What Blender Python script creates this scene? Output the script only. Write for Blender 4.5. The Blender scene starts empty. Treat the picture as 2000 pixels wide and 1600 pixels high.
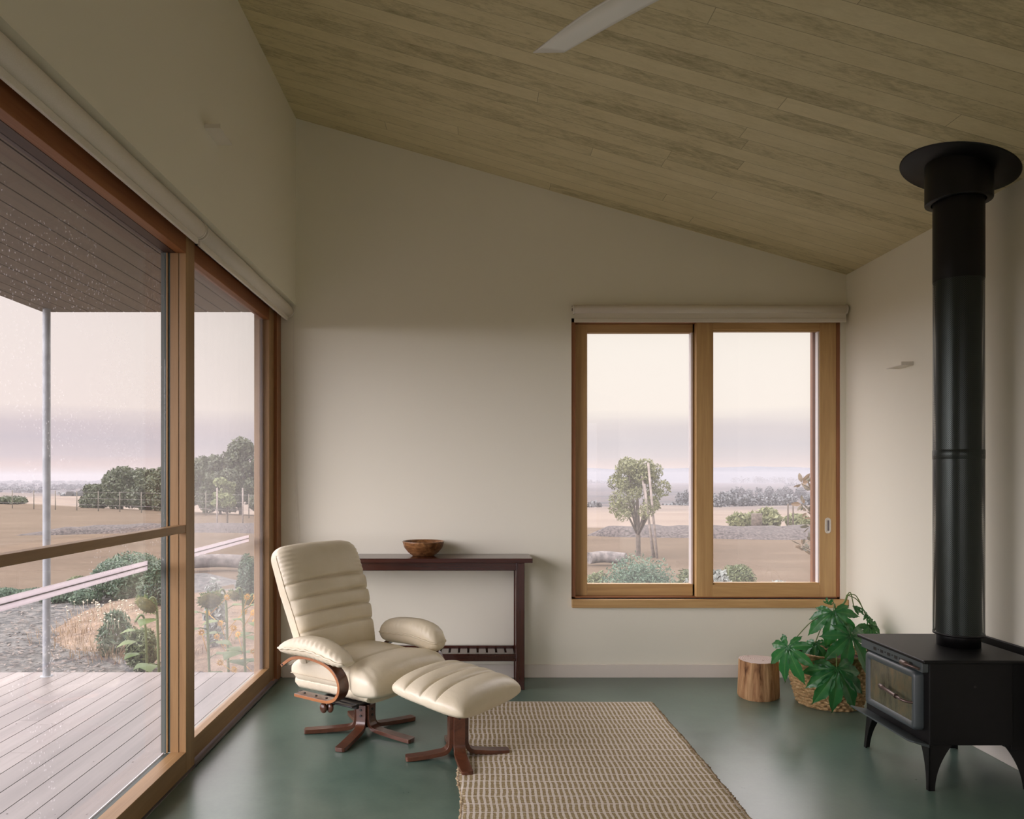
import bpy, bmesh, math, random
import numpy as np
from mathutils import Vector, Matrix, noise as mnoise
random.seed(7); rng = np.random.default_rng(11)
C = bpy.context.scene.collection
PI = math.pi; R = math.radians
F = 1480.0; VX, VY, EH = 924.0, 934.0, 1.3      # lens in pixels of the 2000x1600 frame, vanishing point, eye height
def at(px, py, Y): return Vector(((px-VX)*Y/F, Y, EH-(py-VY)*Y/F))
def gnd(px, py, z=0.0):
    Y = (EH-z)*F/(py-VY); return Vector(((px-VX)*Y/F, Y, z))
def lin(r, g, b):
    f = lambda c: ((c/255+.055)/1.055)**2.4 if c > 10 else c/255/12.92
    return (f(r), f(g), f(b), 1)

# ------------------------------------------------------------------ materials
def newmat(name, base=(.5,.5,.5,1), rough=.5, metal=0, spec=.5, coat=0):
    m = bpy.data.materials.new(name); m.use_nodes = True
    b = m.node_tree.nodes['Principled BSDF']
    b.inputs['Base Color'].default_value = base; b.inputs['Roughness'].default_value = rough
    b.inputs['Metallic'].default_value = metal; b.inputs['Specular IOR Level'].default_value = spec
    b.inputs['Coat Weight'].default_value = coat
    return m
class NT:
    def __init__(s, m): s.t = m.node_tree; s.b = s.t.nodes.get('Principled BSDF')
    def n(s, typ, **kw):
        x = s.t.nodes.new(typ)
        for k, v in kw.items():
            if k.startswith('i_'): x.inputs[int(k[2:])].default_value = v
            elif k.startswith('s_'): x.inputs[k[2:].replace('_', ' ')].default_value = v
            else: setattr(x, k, v)
        return x
    def l(s, a, b): s.t.links.new(a, b)
    def coord(s, scale=(1,1,1), rot=(0,0,0), kind='Object'):
        tc = s.n('ShaderNodeTexCoord'); mp = s.n('ShaderNodeMapping')
        mp.inputs['Scale'].default_value = scale; mp.inputs['Rotation'].default_value = rot
        s.l(tc.outputs[kind], mp.inputs['Vector']); return mp.outputs[0]
    def noise(s, vec, scale, detail=4, rough=.55, dist=0):
        x = s.n('ShaderNodeTexNoise', s_Scale=scale, s_Detail=detail, s_Roughness=rough, s_Distortion=dist)
        s.l(vec, x.inputs['Vector']); return x.outputs['Fac']
    def ramp(s, fac, stops, interp='LINEAR'):
        x = s.n('ShaderNodeValToRGB'); x.color_ramp.interpolation = interp; e = x.color_ramp.elements
        while len(e) < len(stops): e.new(.5)
        for el, (p, c) in zip(e, stops): el.position = p; el.color = c
        s.l(fac, x.inputs[0]); return x.outputs[0]
    def math(s, op, a, b=None, c=None, clamp=False):
        x = s.n('ShaderNodeMath', operation=op); x.use_clamp = clamp
        for i, v in enumerate((a, b, c)):
            if v is None: continue
            if isinstance(v, (int, float)): x.inputs[i].default_value = v
            else: s.l(v, x.inputs[i])
        return x.outputs[0]
    def mix(s, fac, a, b, mode='MIX'):
        x = s.n('ShaderNodeMix', data_type='RGBA', blend_type=mode)
        for i, v in ((0, fac), (6, a), (7, b)):
            if isinstance(v, (int, float, tuple)): x.inputs[i].default_value = v
            else: s.l(v, x.inputs[i])
        return x.outputs[2]
    def bump(s, h, strength=.2, dist=.01):
        x = s.n('ShaderNodeBump', s_Strength=strength, s_Distance=dist); s.l(h, x.inputs['Height'])
        s.l(x.outputs[0], s.b.inputs['Normal']); return x.outputs[0]
    def col(s, c): s.l(c, s.b.inputs['Base Color'])
AX = {'x': (.06,1,1), 'y': (1,.06,1), 'z': (1,1,.06)}
def wood(name, c1, c2, axis='z', rough=.4, scale=22, coat=0, bump=.08, spec=.5, rnd=0.0):
    m = newmat(name, rough=rough, coat=coat, spec=spec); t = NT(m)
    v = t.coord(AX[axis]); n1 = t.noise(v, scale, 6, .6, .6); n2 = t.noise(v, scale*5, 3, .6)
    f = t.math('ADD', t.math('MULTIPLY', n1, .75), t.math('MULTIPLY', n2, .25))
    c = t.ramp(f, [(.32, c1), (.68, c2)])
    if rnd:
        g = t.n('ShaderNodeNewGeometry'); k = t.math('ADD', t.math('MULTIPLY', g.outputs['Random Per Island'], rnd), 1-rnd/2)
        cc = t.n('ShaderNodeCombineColor')
        for i in range(3): t.l(k, cc.inputs[i])
        c = t.mix(1.0, c, cc.outputs[0], 'MULTIPLY')
    t.col(c); t.bump(f, bump, .004); return m
def noisy(name, c1, c2, scale=8, rough=.6, bump=0, bscale=None, spec=.5, metal=0, lo=.35, hi=.65, vec=(1,1,1), dist=.01, coat=0):
    m = newmat(name, rough=rough, spec=spec, metal=metal, coat=coat); t = NT(m); v = t.coord(vec)
    t.col(t.ramp(t.noise(v, scale, 5), [(lo, c1), (hi, c2)]))
    if bump: t.bump(t.noise(v, bscale or scale*4, 4), bump, dist)
    return m
def leafmat(name, c1, c2, rough=.5, trans=.25, rnd=True, spec=.4):
    m = newmat(name, rough=rough, spec=spec); t = NT(m)
    g = t.n('ShaderNodeNewGeometry')
    c = t.ramp(g.outputs['Random Per Island'], [(0, c1), (1, c2)]); t.col(c)
    if trans:
        tr = t.n('ShaderNodeBsdfTranslucent'); t.l(c, tr.inputs[0]); mx = t.n('ShaderNodeMixShader', i_0=trans)
        t.l(t.b.outputs[0], mx.inputs[1]); t.l(tr.outputs[0], mx.inputs[2])
        t.l(mx.outputs[0], t.t.nodes['Material Output'].inputs[0])
    return m
M = {}
M['wall'] = newmat('wall_paint', lin(234,231,215), .75, spec=.25); t = NT(M['wall']); t.bump(t.noise(t.coord(), 260, 3), .06, .002)
M['skirt'] = newmat('skirting_paint', lin(228,220,209), .5)
for a in 'xyz':
    M['oak'+a] = wood('oiled_timber_'+a, lin(172,134,84), lin(208,172,118), a, .38, 14, bump=.1)
    M['jar'+a] = wood('oiled_timber_dark_'+a, lin(124,76,44), lin(160,106,66), a, .4, 14)
    M['red'+a] = wood('red_stained_wood_'+a, lin(42,18,13), lin(76,34,24), a, .25, 16, coat=.35)
    M['cherry'+a] = wood('cherry_bentwood_'+a, lin(62,34,22), lin(104,62,42), a, .28, 18, coat=.3)
for a in 'yz': M['dr'+a] = wood('door_timber_'+a, lin(134,102,66), lin(168,134,92), a, .42, 14, bump=.1, spec=.35)
M['jary'].node_tree.nodes['Principled BSDF'].inputs['Specular IOR Level'].default_value = .2
M['cherry_edge'] = wood('cherry_ply_edge', lin(150,92,54), lin(182,124,78), 'x', .35, 30)
# ceiling: lime washed boards running along x
m = M['ceil'] = newmat('ceiling_boards', rough=.6, spec=.3); t = NT(m); v = t.coord()
br = t.n('ShaderNodeTexBrick', offset=.37, offset_frequency=2, squash=1, i_1=(0,0,0,1), i_2=(1,1,1,1), i_3=(.5,.5,.5,1))
br.inputs['Scale'].default_value = 1; br.inputs['Mortar Size'].default_value = .0016; br.inputs['Brick Width'].default_value = 3.3; br.inputs['Row Height'].default_value = .105
br.inputs['Mortar Smooth'].default_value = .3
sv_ = t.n('ShaderNodeSeparateXYZ'); t.l(v, sv_.inputs[0]); rw = t.math('FLOOR', t.math('DIVIDE', sv_.outputs[1], .105)); wn = t.n('ShaderNodeTexWhiteNoise', noise_dimensions='1D'); t.l(rw, wn.inputs['W'])
cv_ = t.n('ShaderNodeCombineXYZ'); t.l(t.math('MULTIPLY_ADD', wn.outputs['Value'], 9.7, sv_.outputs[0]), cv_.inputs[0]); t.l(sv_.outputs[1], cv_.inputs[1]); t.l(cv_.outputs[0], br.inputs['Vector'])
bc = t.n('ShaderNodeSeparateColor'); t.l(br.outputs['Color'], bc.inputs[0])
off = t.n('ShaderNodeCombineXYZ'); t.l(t.math('MULTIPLY', bc.outputs[0], 37.0), off.inputs[2])
va = t.n('ShaderNodeVectorMath', operation='ADD'); t.l(t.coord((.09,1,1)), va.inputs[0]); t.l(off.outputs[0], va.inputs[1])
g1 = t.noise(va.outputs[0], 26, 6, .65, .5); g2 = t.noise(va.outputs[0], 120, 3, .6)
vb = t.n('ShaderNodeVectorMath', operation='ADD'); t.l(t.coord((.4,1,1)), vb.inputs[0]); t.l(off.outputs[0], vb.inputs[1])
g3 = t.noise(vb.outputs[0], 5, 3, .6)
f = t.math('ADD', t.math('ADD', t.math('MULTIPLY', g1, .45), t.math('MULTIPLY', g2, .25)), t.math('ADD', t.math('MULTIPLY', bc.outputs[0], .22), t.math('MULTIPLY', g3, .3)))
c = t.ramp(f, [(.36, lin(146,136,102)), (.58, lin(208,197,158)), (.85, lin(224,213,176))])
kn = t.n('ShaderNodeTexVoronoi', s_Scale=2.3); t.l(t.coord((.45,1,1)), kn.inputs['Vector'])
kf = t.math('LESS_THAN', kn.outputs['Distance'], .045)
c = t.mix(t.math('MULTIPLY', kf, .75), c, lin(62,50,36))
c = t.mix(t.math('MULTIPLY', br.outputs['Fac'], .5), c, lin(72,62,46)); t.col(c)
t.bump(t.math('SUBTRACT', 1.0, br.outputs['Fac']), .3, .003)
# polished concrete
m = M['floor'] = newmat('polished_concrete', rough=.3, spec=1.0); t = NT(m); v = t.coord()
n1 = t.noise(v, 1.6, 6, .6, .3); n2 = t.noise(v, 9, 5, .65); n3 = t.noise(v, 60, 3)
f = t.math('ADD', t.math('MULTIPLY', n1, .55), t.math('ADD', t.math('MULTIPLY', n2, .3), t.math('MULTIPLY', n3, .15)))
t.col(t.ramp(f, [(.35, lin(78,100,90)), (.65, lin(102,124,111))]))
t.l(t.math('ADD', t.math('MULTIPLY', n2, .10), .245), t.b.inputs['Roughness'])
M['deck'] = wood('weathered_decking', lin(94,86,83), lin(130,122,118), 'y', .38, 7, bump=.2, rnd=.26)
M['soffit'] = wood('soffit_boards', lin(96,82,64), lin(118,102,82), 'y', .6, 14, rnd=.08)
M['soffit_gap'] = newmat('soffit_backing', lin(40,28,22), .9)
M['blind'] = noisy('blind_fabric', lin(222,216,203), lin(228,222,210), 300, .7, .06, spec=.2)
M['plate_white'] = newmat('white_powder_coat', lin(222,216,204), .5)
M['alu'] = newmat('white_aluminium', lin(232,226,224), .35)
m = M['reflection_bar'] = newmat('pale_reflection_bar', lin(236,230,230), .4); t = NT(m); tr = t.n('ShaderNodeBsdfTranslucent', i_0=lin(240,234,236)); mx = t.n('ShaderNodeMixShader', i_0=.7); t.l(t.b.outputs[0], mx.inputs[1]); t.l(tr.outputs[0], mx.inputs[2]); t.l(mx.outputs[0], t.t.nodes['Material Output'].inputs[0])  # bright translucent colour for the bars that imitate a glass reflection
M['alu_dark'] = newmat('grey_channel', lin(120,112,112), .5)
M['seal'] = newmat('dark_seal', lin(62,72,66), .5)
M['leather'] = noisy('cream_leather', lin(220,209,182), lin(227,217,193), 6, .36, .12, 90, spec=.5, dist=.004)
t = NT(M['leather']); v = t.coord(); wr = t.noise(v, 14, 5, .62, 1.0); wf = t.noise(v, 230, 3)
t.bump(t.math('ADD', t.math('MULTIPLY', wr, .8), t.math('MULTIPLY', wf, .12)), .5, .006)
M['stitch'] = newmat('seam_piping', lin(206,192,166), .5)
M['black'] = newmat('black_steel', lin(20,17,17), .45)
M['stove'] = noisy('stove_black_paint', lin(9,8,8), lin(13,12,12), 30, .45, .03, 200, spec=.28)
M['stove_front'] = newmat('stove_front_lit', lin(66,74,76), .42, spec=.7)  # lighter grey than the body: light from the glass doors put into the colour
M['firebrick'] = noisy('sooty_glass_interior', lin(52,44,30), lin(104,94,70), 5, .8, vec=(1,1,3))
M['chrome'] = newmat('coiled_handle', lin(104,88,82), .35, .6)
m = M['stove_glass'] = newmat('sooty_stove_glass', rough=.12, spec=.6); t = NT(m); v = t.coord((1,3,1))
t.col(t.ramp(t.noise(v, 7, 6, .7), [(.3, lin(50,48,36)), (.52, lin(92,88,68)), (.8, lin(124,104,72))]))
M['flue'] = newmat('black_flue', lin(10,9,9), .42, spec=.3)
m = M['perf'] = newmat('perforated_black_steel', lin(58,64,60), .3, .7, spec=.6); t = NT(m)
tc = t.n('ShaderNodeTexCoord'); sp = t.n('ShaderNodeSeparateXYZ'); t.l(tc.outputs['Object'], sp.inputs[0])
ang = t.math('MULTIPLY', t.math('ARCTAN2', sp.outputs[1], sp.outputs[0]), 72/(2*PI))
zz = t.math('DIVIDE', sp.outputs[2], .0087)
def cell(ox, oz):
    fx = t.math('SUBTRACT', t.math('FRACT', t.math('ADD', ang, ox+100)), .5)
    fz = t.math('SUBTRACT', t.math('FRACT', t.math('ADD', zz, oz+100)), .5)
    return t.math('ADD', t.math('MULTIPLY', fx, fx), t.math('MULTIPLY', fz, fz))
dd = t.math('MINIMUM', cell(0, 0), cell(.5, .5)); hole = t.math('LESS_THAN', dd, .050)
tr = t.n('ShaderNodeBsdfTransparent'); mx = t.n('ShaderNodeMixShader'); t.l(hole, mx.inputs[0])
t.l(t.b.outputs[0], mx.inputs[1]); t.l(tr.outputs[0], mx.inputs[2]); t.l(mx.outputs[0], t.t.nodes['Material Output'].inputs[0])
def glassmat(name, haze, specks=0.0, streak=False):
    m = bpy.data.materials.new(name); m.use_nodes = True; t = NT(m); t.t.nodes.clear(); t.b = None
    out = t.n('ShaderNodeOutputMaterial'); tr = t.n('ShaderNodeBsdfTransparent', i_0=(.99,.995,.99,1)); gl = t.n('ShaderNodeBsdfGlossy', s_Roughness=.0)
    ge = t.n('ShaderNodeNewGeometry'); dt = t.n('ShaderNodeVectorMath', operation='DOT_PRODUCT'); t.l(ge.outputs['Incoming'], dt.inputs[0]); t.l(ge.outputs['Normal'], dt.inputs[1])
    fr = t.math('MULTIPLY_ADD', t.math('POWER', t.math('SUBTRACT', 1.0, t.math('ABSOLUTE', dt.outputs['Value'])), 5.0), .6, .03); mx = t.n('ShaderNodeMixShader')
    t.l(fr, mx.inputs[0]); t.l(tr.outputs[0], mx.inputs[1]); t.l(gl.outputs[0], mx.inputs[2])
    tl = t.n('ShaderNodeBsdfTranslucent', i_0=(.95,.93,.92,1)); m2 = t.n('ShaderNodeMixShader')
    v = t.coord(); h = haze
    if streak:
        n = t.noise(t.coord((1,1.2,.12)), 14, 4, .6); n2 = t.noise(v, 1.3, 3)
        h = t.math('MULTIPLY', t.math('ADD', t.math('MULTIPLY', n, .5), t.math('MULTIPLY', n2, .75)), haze*1.6)
    if specks:
        vo = t.n('ShaderNodeTexVoronoi', s_Scale=55.0); t.l(v, vo.inputs['Vector'])
        nn = t.noise(v, 2.2, 3); s = t.math('MULTIPLY', t.math('LESS_THAN', vo.outputs['Distance'], .16), t.math('GREATER_THAN', nn, .5))
        h = t.math('ADD', h, t.math('MULTIPLY', s, specks))
    if isinstance(h, float): m2.inputs[0].default_value = h
    else: t.l(h, m2.inputs[0])
    t.l(mx.outputs[0], m2.inputs[1]); t.l(tl.outputs[0], m2.inputs[2]); t.l(m2.outputs[0], out.inputs[0]); return m
M['glass'] = glassmat('window_glass', .045)  # translucent haze raised to imitate lens flare over the far window
M['glass_specks'] = glassmat('rain_specked_glass', .014, .15)
M['glass_mist'] = glassmat('misted_glass', .05, 0, True)

# ------------------------------------------------------------------ mesh helpers
class MB:
    def __init__(s): s.v = []; s.f = []; s.sm = []
    def add(s, vs, fs, smooth=False):
        o = len(s.v); s.v += [tuple(v) for v in vs]; s.f += [tuple(i+o for i in f) for f in fs]; s.sm += [smooth]*len(fs); return s
    def box(s, x0, x1, y0, y1, z0, z1):
        if x0 > x1: x0, x1 = x1, x0
        if y0 > y1: y0, y1 = y1, y0
        if z0 > z1: z0, z1 = z1, z0
        vs = [(x, y, z) for x in (x0,x1) for y in (y0,y1) for z in (z0,z1)]
        return s.add(vs, [(0,1,3,2),(4,6,7,5),(0,4,5,1),(2,3,7,6),(0,2,6,4),(1,5,7,3)])
    def loft(s, rings, cap=True, smooth=True, closed=True):
        n = len(rings[0]); vs = [p for r in rings for p in r]; fs = []
        for i in range(len(rings)-1):
            for j in range(n if closed else n-1):
                k = (j+1) % n; fs.append((i*n+j, i*n+k, (i+1)*n+k, (i+1)*n+j))
        s.add(vs, fs, smooth)
        if cap:
            o = len(s.v)-len(vs); s.f.append(tuple(o+j for j in reversed(range(n)))); s.f.append(tuple(o+(len(rings)-1)*n+j for j in range(n))); s.sm += [False, False]
        return s
    def tube(s, pts, rad, n=12, cap=True):
        pts = [Vector(p) for p in pts]; rs = rad if isinstance(rad, (list, tuple)) else [rad]*len(pts)
        rings = []; up = None
        for i, p in enumerate(pts):
            d = (pts[min(i+1, len(pts)-1)]-pts[max(i-1, 0)]).normalized()
            if up is None: up = d.orthogonal().normalized()
            up = (up - d*up.dot(d)).normalized(); w = d.cross(up)
            rings.append([p+(up*math.cos(a)+w*math.sin(a))*rs[i] for a in (2*PI*k/n for k in range(n))])
        return s.loft(rings, cap)
    def lathe(s, prof, n=48, c=(0,0,0), cap=False, smooth=True):
        return s.loft([[(c[0]+r*math.cos(2*PI*k/n), c[1]+r*math.sin(2*PI*k/n), c[2]+z) for k in range(n)] for r, z in prof], cap, smooth)
    def strap(s, pts, side, widths, th, smooth=False):
        pts = [Vector(p) for p in pts]; side = Vector(side).normalized(); rings = []
        ws = widths if isinstance(widths, (list, tuple)) else [widths]*len(pts)
        for i, p in enumerate(pts):
            d = (pts[min(i+1, len(pts)-1)]-pts[max(i-1, 0)]).normalized(); nn = side.cross(d).normalized()
            a = side*ws[i]/2; b = nn*th/2
            rings.append([p-a-b, p+a-b, p+a+b, p-a+b])
        return s.loft(rings, True, smooth)
def smoothpts(pts, k=6):
    P = [Vector(p) for p in pts]; out = []
    for i in range(len(P)-1):
        p0, p1, p2, p3 = P[max(i-1,0)], P[i], P[i+1], P[min(i+2, len(P)-1)]
        for j in range(k):
            u = j/k; out.append(.5*((2*p1)+(p2-p0)*u+(2*p0-5*p1+4*p2-p3)*u*u+(-p0+3*p1-3*p2+p3)*u**3))
    return out+[P[-1]]
def root(name, label, cat, loc=(0,0,0), rotz=0, group=None, kind=None):
    o = bpy.data.objects.new(name, None); C.objects.link(o); o.location = loc; o.rotation_euler = (0,0,rotz); o.empty_display_size = .1
    if label: o['label'] = label
    if cat: o['category'] = cat
    if group: o['group'] = group
    if kind: o['kind'] = kind
    return o
def world_mat(p):
    m = Matrix.Identity(4)
    while p is not None: m = Matrix.LocRotScale(p.location, p.rotation_euler, p.scale) @ m; p = p.parent
    return m
def obj(name, mb, mat, parent=None, bevel=0, label=None, cat=None, group=None, kind=None, world=False, subd=0, seg=2):
    me = bpy.data.meshes.new(name)
    vs = mb.v
    if parent is not None and world:
        inv = world_mat(parent).inverted(); vs = [tuple(inv @ Vector(v)) for v in vs]
    me.from_pydata(vs, [], mb.f); me.validate(); 
    if len(me.polygons) == len(mb.sm): me.polygons.foreach_set('use_smooth', mb.sm)
    me.update(); me.materials.append(mat)
    b = bmesh.new(); b.from_mesh(me); bmesh.ops.recalc_face_normals(b, faces=b.faces); b.to_mesh(me); b.free()
    o = bpy.data.objects.new(name, me); C.objects.link(o); o.parent = parent
    if bevel:
        md = o.modifiers.new('bevel', 'BEVEL'); md.width = bevel; md.segments = seg; md.limit_method = 'ANGLE'; md.angle_limit = R(35)
        md.harden_normals = False
    if subd: md = o.modifiers.new('sub', 'SUBSURF'); md.levels = subd; md.render_levels = subd
    if label: o['label'] = label
    if cat: o['category'] = cat
    if group: o['group'] = group
    if kind: o['kind'] = kind
    return o
def struct(name, mb, mat, **k): return obj(name, mb, mat, kind='structure', **k)

# ------------------------------------------------------------------ room shell
XL, XR, YF, YB = -1.156, 2.436, 4.946, -2.6
DX = -1.2536                               # inner face of the sliding doors
zc = lambda x: 3.3201-.2845*x
struct('floor', MB().box(XL-.3, XR+.25, YB, YF+.25, -.12, 0), M['floor'])
b = MB(); x0, x1 = XL-.25, XR+.25
b.add([(x0,YB,zc(x0)),(x1,YB,zc(x1)),(x1,YF+.2,zc(x1)),(x0,YF+.2,zc(x0)),(x0,YB,zc(x0)+.2),(x1,YB,zc(x1)+.2),(x1,YF+.2,zc(x1)+.2),(x0,YF+.2,zc(x0)+.2)],
      [(0,1,2,3),(7,6,5,4),(0,4,5,1),(1,5,6,2),(2,6,7,3),(3,7,4,0)])
struct('ceiling', b, M['ceil'])
# far wall with the window opening
WX0, WX1, WZ0, WZ1 = .642, 2.400, .511, 2.345
def wallprism(poly, y0, y1, mb):
    n = len(poly); vs = [(x, y0, z) for x, z in poly]+[(x, y1, z) for x, z in poly]
    mb.add(vs, [tuple(range(n)), tuple(reversed(range(n, 2*n)))]+[(i, (i+1) % n, n+(i+1) % n, n+i) for i in range(n)])
b = MB(); y0, y1 = YF, YF+.2; xa, xb = DX-.14, XR+.2
wallprism([(xa,-.1),(WX0,-.1),(WX0,zc(WX0)),(xa,zc(xa))], y0, y1, b)
wallprism([(WX1,-.1),(xb,-.1),(xb,zc(xb)),(WX1,zc(WX1))], y0, y1, b)
wallprism([(WX0,-.1),(WX1,-.1),(WX1,WZ0),(WX0,WZ0)], y0, y1, b)
wallprism([(WX0,WZ1),(WX1,WZ1),(WX1,zc(WX1)),(WX0,zc(WX0))], y0, y1, b)
struct('wall_far', b, M['wall'])
struct('wall_right', MB().box(XR, XR+.2, YB, YF, -.1, 2.64), M['wall'])
b = MB(); b.box(XL-.2, XL, YB, YF, 2.43, zc(XL)+.02); b.box(XL-.2, XL, YB, 1.62, -.1, 2.43); b.box(XL-.2, XL-.094, 1.62, YF, 2.37, 2.43)
struct('wall_left', b, M['wall'])
# wide framed opening added in the unseen back wall to fill the room with daylight
b = MB(); ox0, ox1, oz0, oz1 = -.85, 2.15, .25, 2.3
wallprism([(XL-.2,-.1),(ox0,-.1),(ox0,zc(ox0)),(XL-.2,zc(XL-.2))], YB-.15, YB, b); wallprism([(ox1,-.1),(XR+.2,-.1),(XR+.2,zc(XR+.2)),(ox1,zc(ox1))], YB-.15, YB, b)
wallprism([(ox0,-.1),(ox1,-.1),(ox1,oz0),(ox0,oz0)], YB-.15, YB, b); wallprism([(ox0,oz1),(ox1,oz1),(ox1,zc(ox1)),(ox0,zc(ox0))], YB-.15, YB, b)
struct('added_fill_window', (lambda q: (q.box(ox0, ox1, YB-.1, YB-.04, oz0, oz0+.07), q.box(ox0, ox1, YB-.1, YB-.04, oz1-.07, oz1), q.box(ox0, ox0+.07, YB-.1, YB-.04, oz0, oz1), q.box(ox1-.07, ox1, YB-.1, YB-.04, oz0, oz1), q.box(.62, .69, YB-.1, YB-.04, oz0, oz1), q)[-1])(MB()), M['oakz'])
struct('wall_back', b, wood('dark_panelling', lin(70,56,40), lin(98,80,60), 'z'))
struct('baseboard_far', MB().box(DX+.012, XR-.012, YF-.012, YF, 0, .085), M['skirt'], bevel=.002)
struct('baseboard_right', MB().box(XR-.012, XR, YB, YF, 0, .085), M['skirt'], bevel=.002)

# ------------------------------------------------------------------ sliding doors on the left
YM = 3.41
def vrect(b, x0, x1, ya, yb, z0, z1): b.box(x0, x1, ya, yb, z0, z1)
d1 = root('door_1', None, None, (DX, YM, 0), kind='structure')
XG1 = -1.345
def part(name, b, mat, p, **k): return obj(name, b, mat, p, world=True, **k)
ys_ = YM-.10
b = MB(); b.box(-1.284, DX, ys_, YM, .012, 2.37); part('door_stile', b, M['drz'], d1, bevel=.0015)
part('inner_bead', MB().box(-1.324, -1.2870, ys_+.001, YM-.004, .012, 2.37), M['drz'], d1, bevel=.0015)
part('outer_bead', MB().box(-1.339, -1.333, ys_-.004, YM-.02, .1, 2.285), M['drz'], d1)
b = MB(); b.box(-1.2868, -1.2842, ys_+.004, YM-.01, .02, 2.36); b.box(-1.3328, -1.3242, ys_+.002, YM-.02, .1, 2.285); b.box(-1.362, -1.3392, ys_-.004, YM-.02, .1, 2.285); part('door_seal', b, M['seal'], d1)
b = MB(); b.box(-1.284, DX, 1.7, ys_, .012, .103); b.box(-1.324, -1.2842, 1.7, ys_, .012, .1005); part('bottom_rail', b, M['dry'], d1, bevel=.0015)
part('glazing_gasket', MB().box(-1.342, -1.3242, 1.7, ys_, .012, .099), M['seal'], d1); part('sill_edge', MB().box(-1.3535, -1.3485, 1.7, ys_, .012, .101), M['alu'], d1)
b = MB(); b.box(-1.284, DX, 1.7, ys_, 2.283, 2.37); b.box(-1.30, -1.2842, 1.7, ys_, 2.285, 2.37); part('top_rail', b, M['jary'], d1, bevel=.0015)
part('head_channel', MB().box(-1.362, -1.3002, 1.7, ys_, 2.284, 2.37), wood('dark_head_timber', lin(52,30,22), lin(76,46,32), 'y', .5), d1)
part('door_stile', MB().box(-1.362, DX, 1.64, 1.7, .012, 2.37), M['drz'], d1, bevel=.002)
part('mid_rail', MB().box(DX-.045, DX-.002, 1.7, YM-.1, 1.062, 1.095), M['dry'], d1, bevel=.002)
part('glass', MB().box(XG1-.0025, XG1+.0025, 1.7, YM-.105, .1, 2.284), M['glass_specks'], d1)
d2 = root('door_2', None, None, (DX, 4.84, 0), kind='structure')
X2 = DX-.02; XG2 = X2-.035
b = MB(); b.box(X2-.05, X2, 4.735, 4.845, .02, 2.37); part('door_stile', b, M['drz'], d2, bevel=.002)
part('door_stile', MB().box(X2-.085, X2-.05, 4.70, 4.80, .02, 2.37), M['drz'], d2, bevel=.002)
part('bottom_rail', MB().box(X2-.05, X2, YM-.05, 4.735, .02, .113), M['dry'], d2, bevel=.002)
part('top_rail', MB().box(X2-.05, X2, YM-.05, 4.735, 2.29, 2.40), M['jary'], d2, bevel=.002)
part('glass', MB().box(XG2-.003, XG2+.003, YM-.05, 4.735, .11, 2.3), M['glass_mist'], d2)
struct('trim_1', MB().box(DX-.10, DX, 4.845, YF, 0, 2.41), M['jarz'], bevel=.002)
b = MB(); b.box(DX-.14, DX, .9, YF, 2.37, 2.43); struct('trim_2', b, M['jary'])
b = MB(); b.box(DX-.14, DX-.108, .98, 4.85, -.02, .012); b.box(DX-.108, DX+.004, .98, YF, -.01, .004); b.box(DX-.012, DX+.004, YM, 4.85, 0, .014); struct('trim_3', b, M['alu_dark'])
# two slim pale bars added outside the glass to imitate a reflection in it
rl = root('reflection_bars', 'slim pale double bars imitating a reflection in the glass doors at waist height', 'reflection', (-1.42, 3.2, .92))
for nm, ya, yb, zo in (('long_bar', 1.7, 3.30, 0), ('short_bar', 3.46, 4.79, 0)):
    b = MB(); b.box(-1.422, -1.418, ya, yb, .921, .940); b.box(-1.422, -1.418, ya, yb, .899, .918); part(nm, b, M['reflection_bar'], rl)
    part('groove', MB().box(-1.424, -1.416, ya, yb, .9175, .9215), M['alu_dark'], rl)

# ------------------------------------------------------------------ far window
w = root('window_1', None, None, ((WX0+WX1)/2, YF, WZ0), kind='structure')
fd = YF+.012                                            # frame face
b = MB(); b.box(WX0, WX0+.028, fd, fd+.15, WZ0, WZ1); b.box(WX1-.022, WX1, fd, fd+.15, WZ0, WZ1); part('window_frame', b, M['jarz'], w, bevel=.0015)
b = MB(); b.box(WX0, WX1, fd, fd+.15, 2.318, WZ1); b.box(WX0, WX1, fd, fd+.15, WZ0-.0, WZ0+.012); part('window_frame', b, M['jarx'], w, bevel=.0015)
# left sash on the outer track
s1 = obj('sash', (lambda b: (b.box(.668, .756, fd+.06, fd+.1, .52, 2.32), b.box(1.452, 1.56, fd+.06, fd+.1, .52, 2.32), b)[-1])(MB()), M['oakz'], w, world=True, bevel=.002)
part('sash_rail', (lambda b: (b.box(.756, 1.50, fd+.06, fd+.1, .52, .600), b.box(.756, 1.50, fd+.06, fd+.1, 2.262, 2.32), b)[-1])(MB()), M['oakx'], s1, bevel=.002)
part('glass', MB().box(.75, 1.46, fd+.083, fd+.088, .595, 2.27), M['glass'], s1)
part('seal_strip', MB().box(1.440, 1.4515, fd+.052, fd+.1, .60, 2.262), M['alu'], s1)
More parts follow.
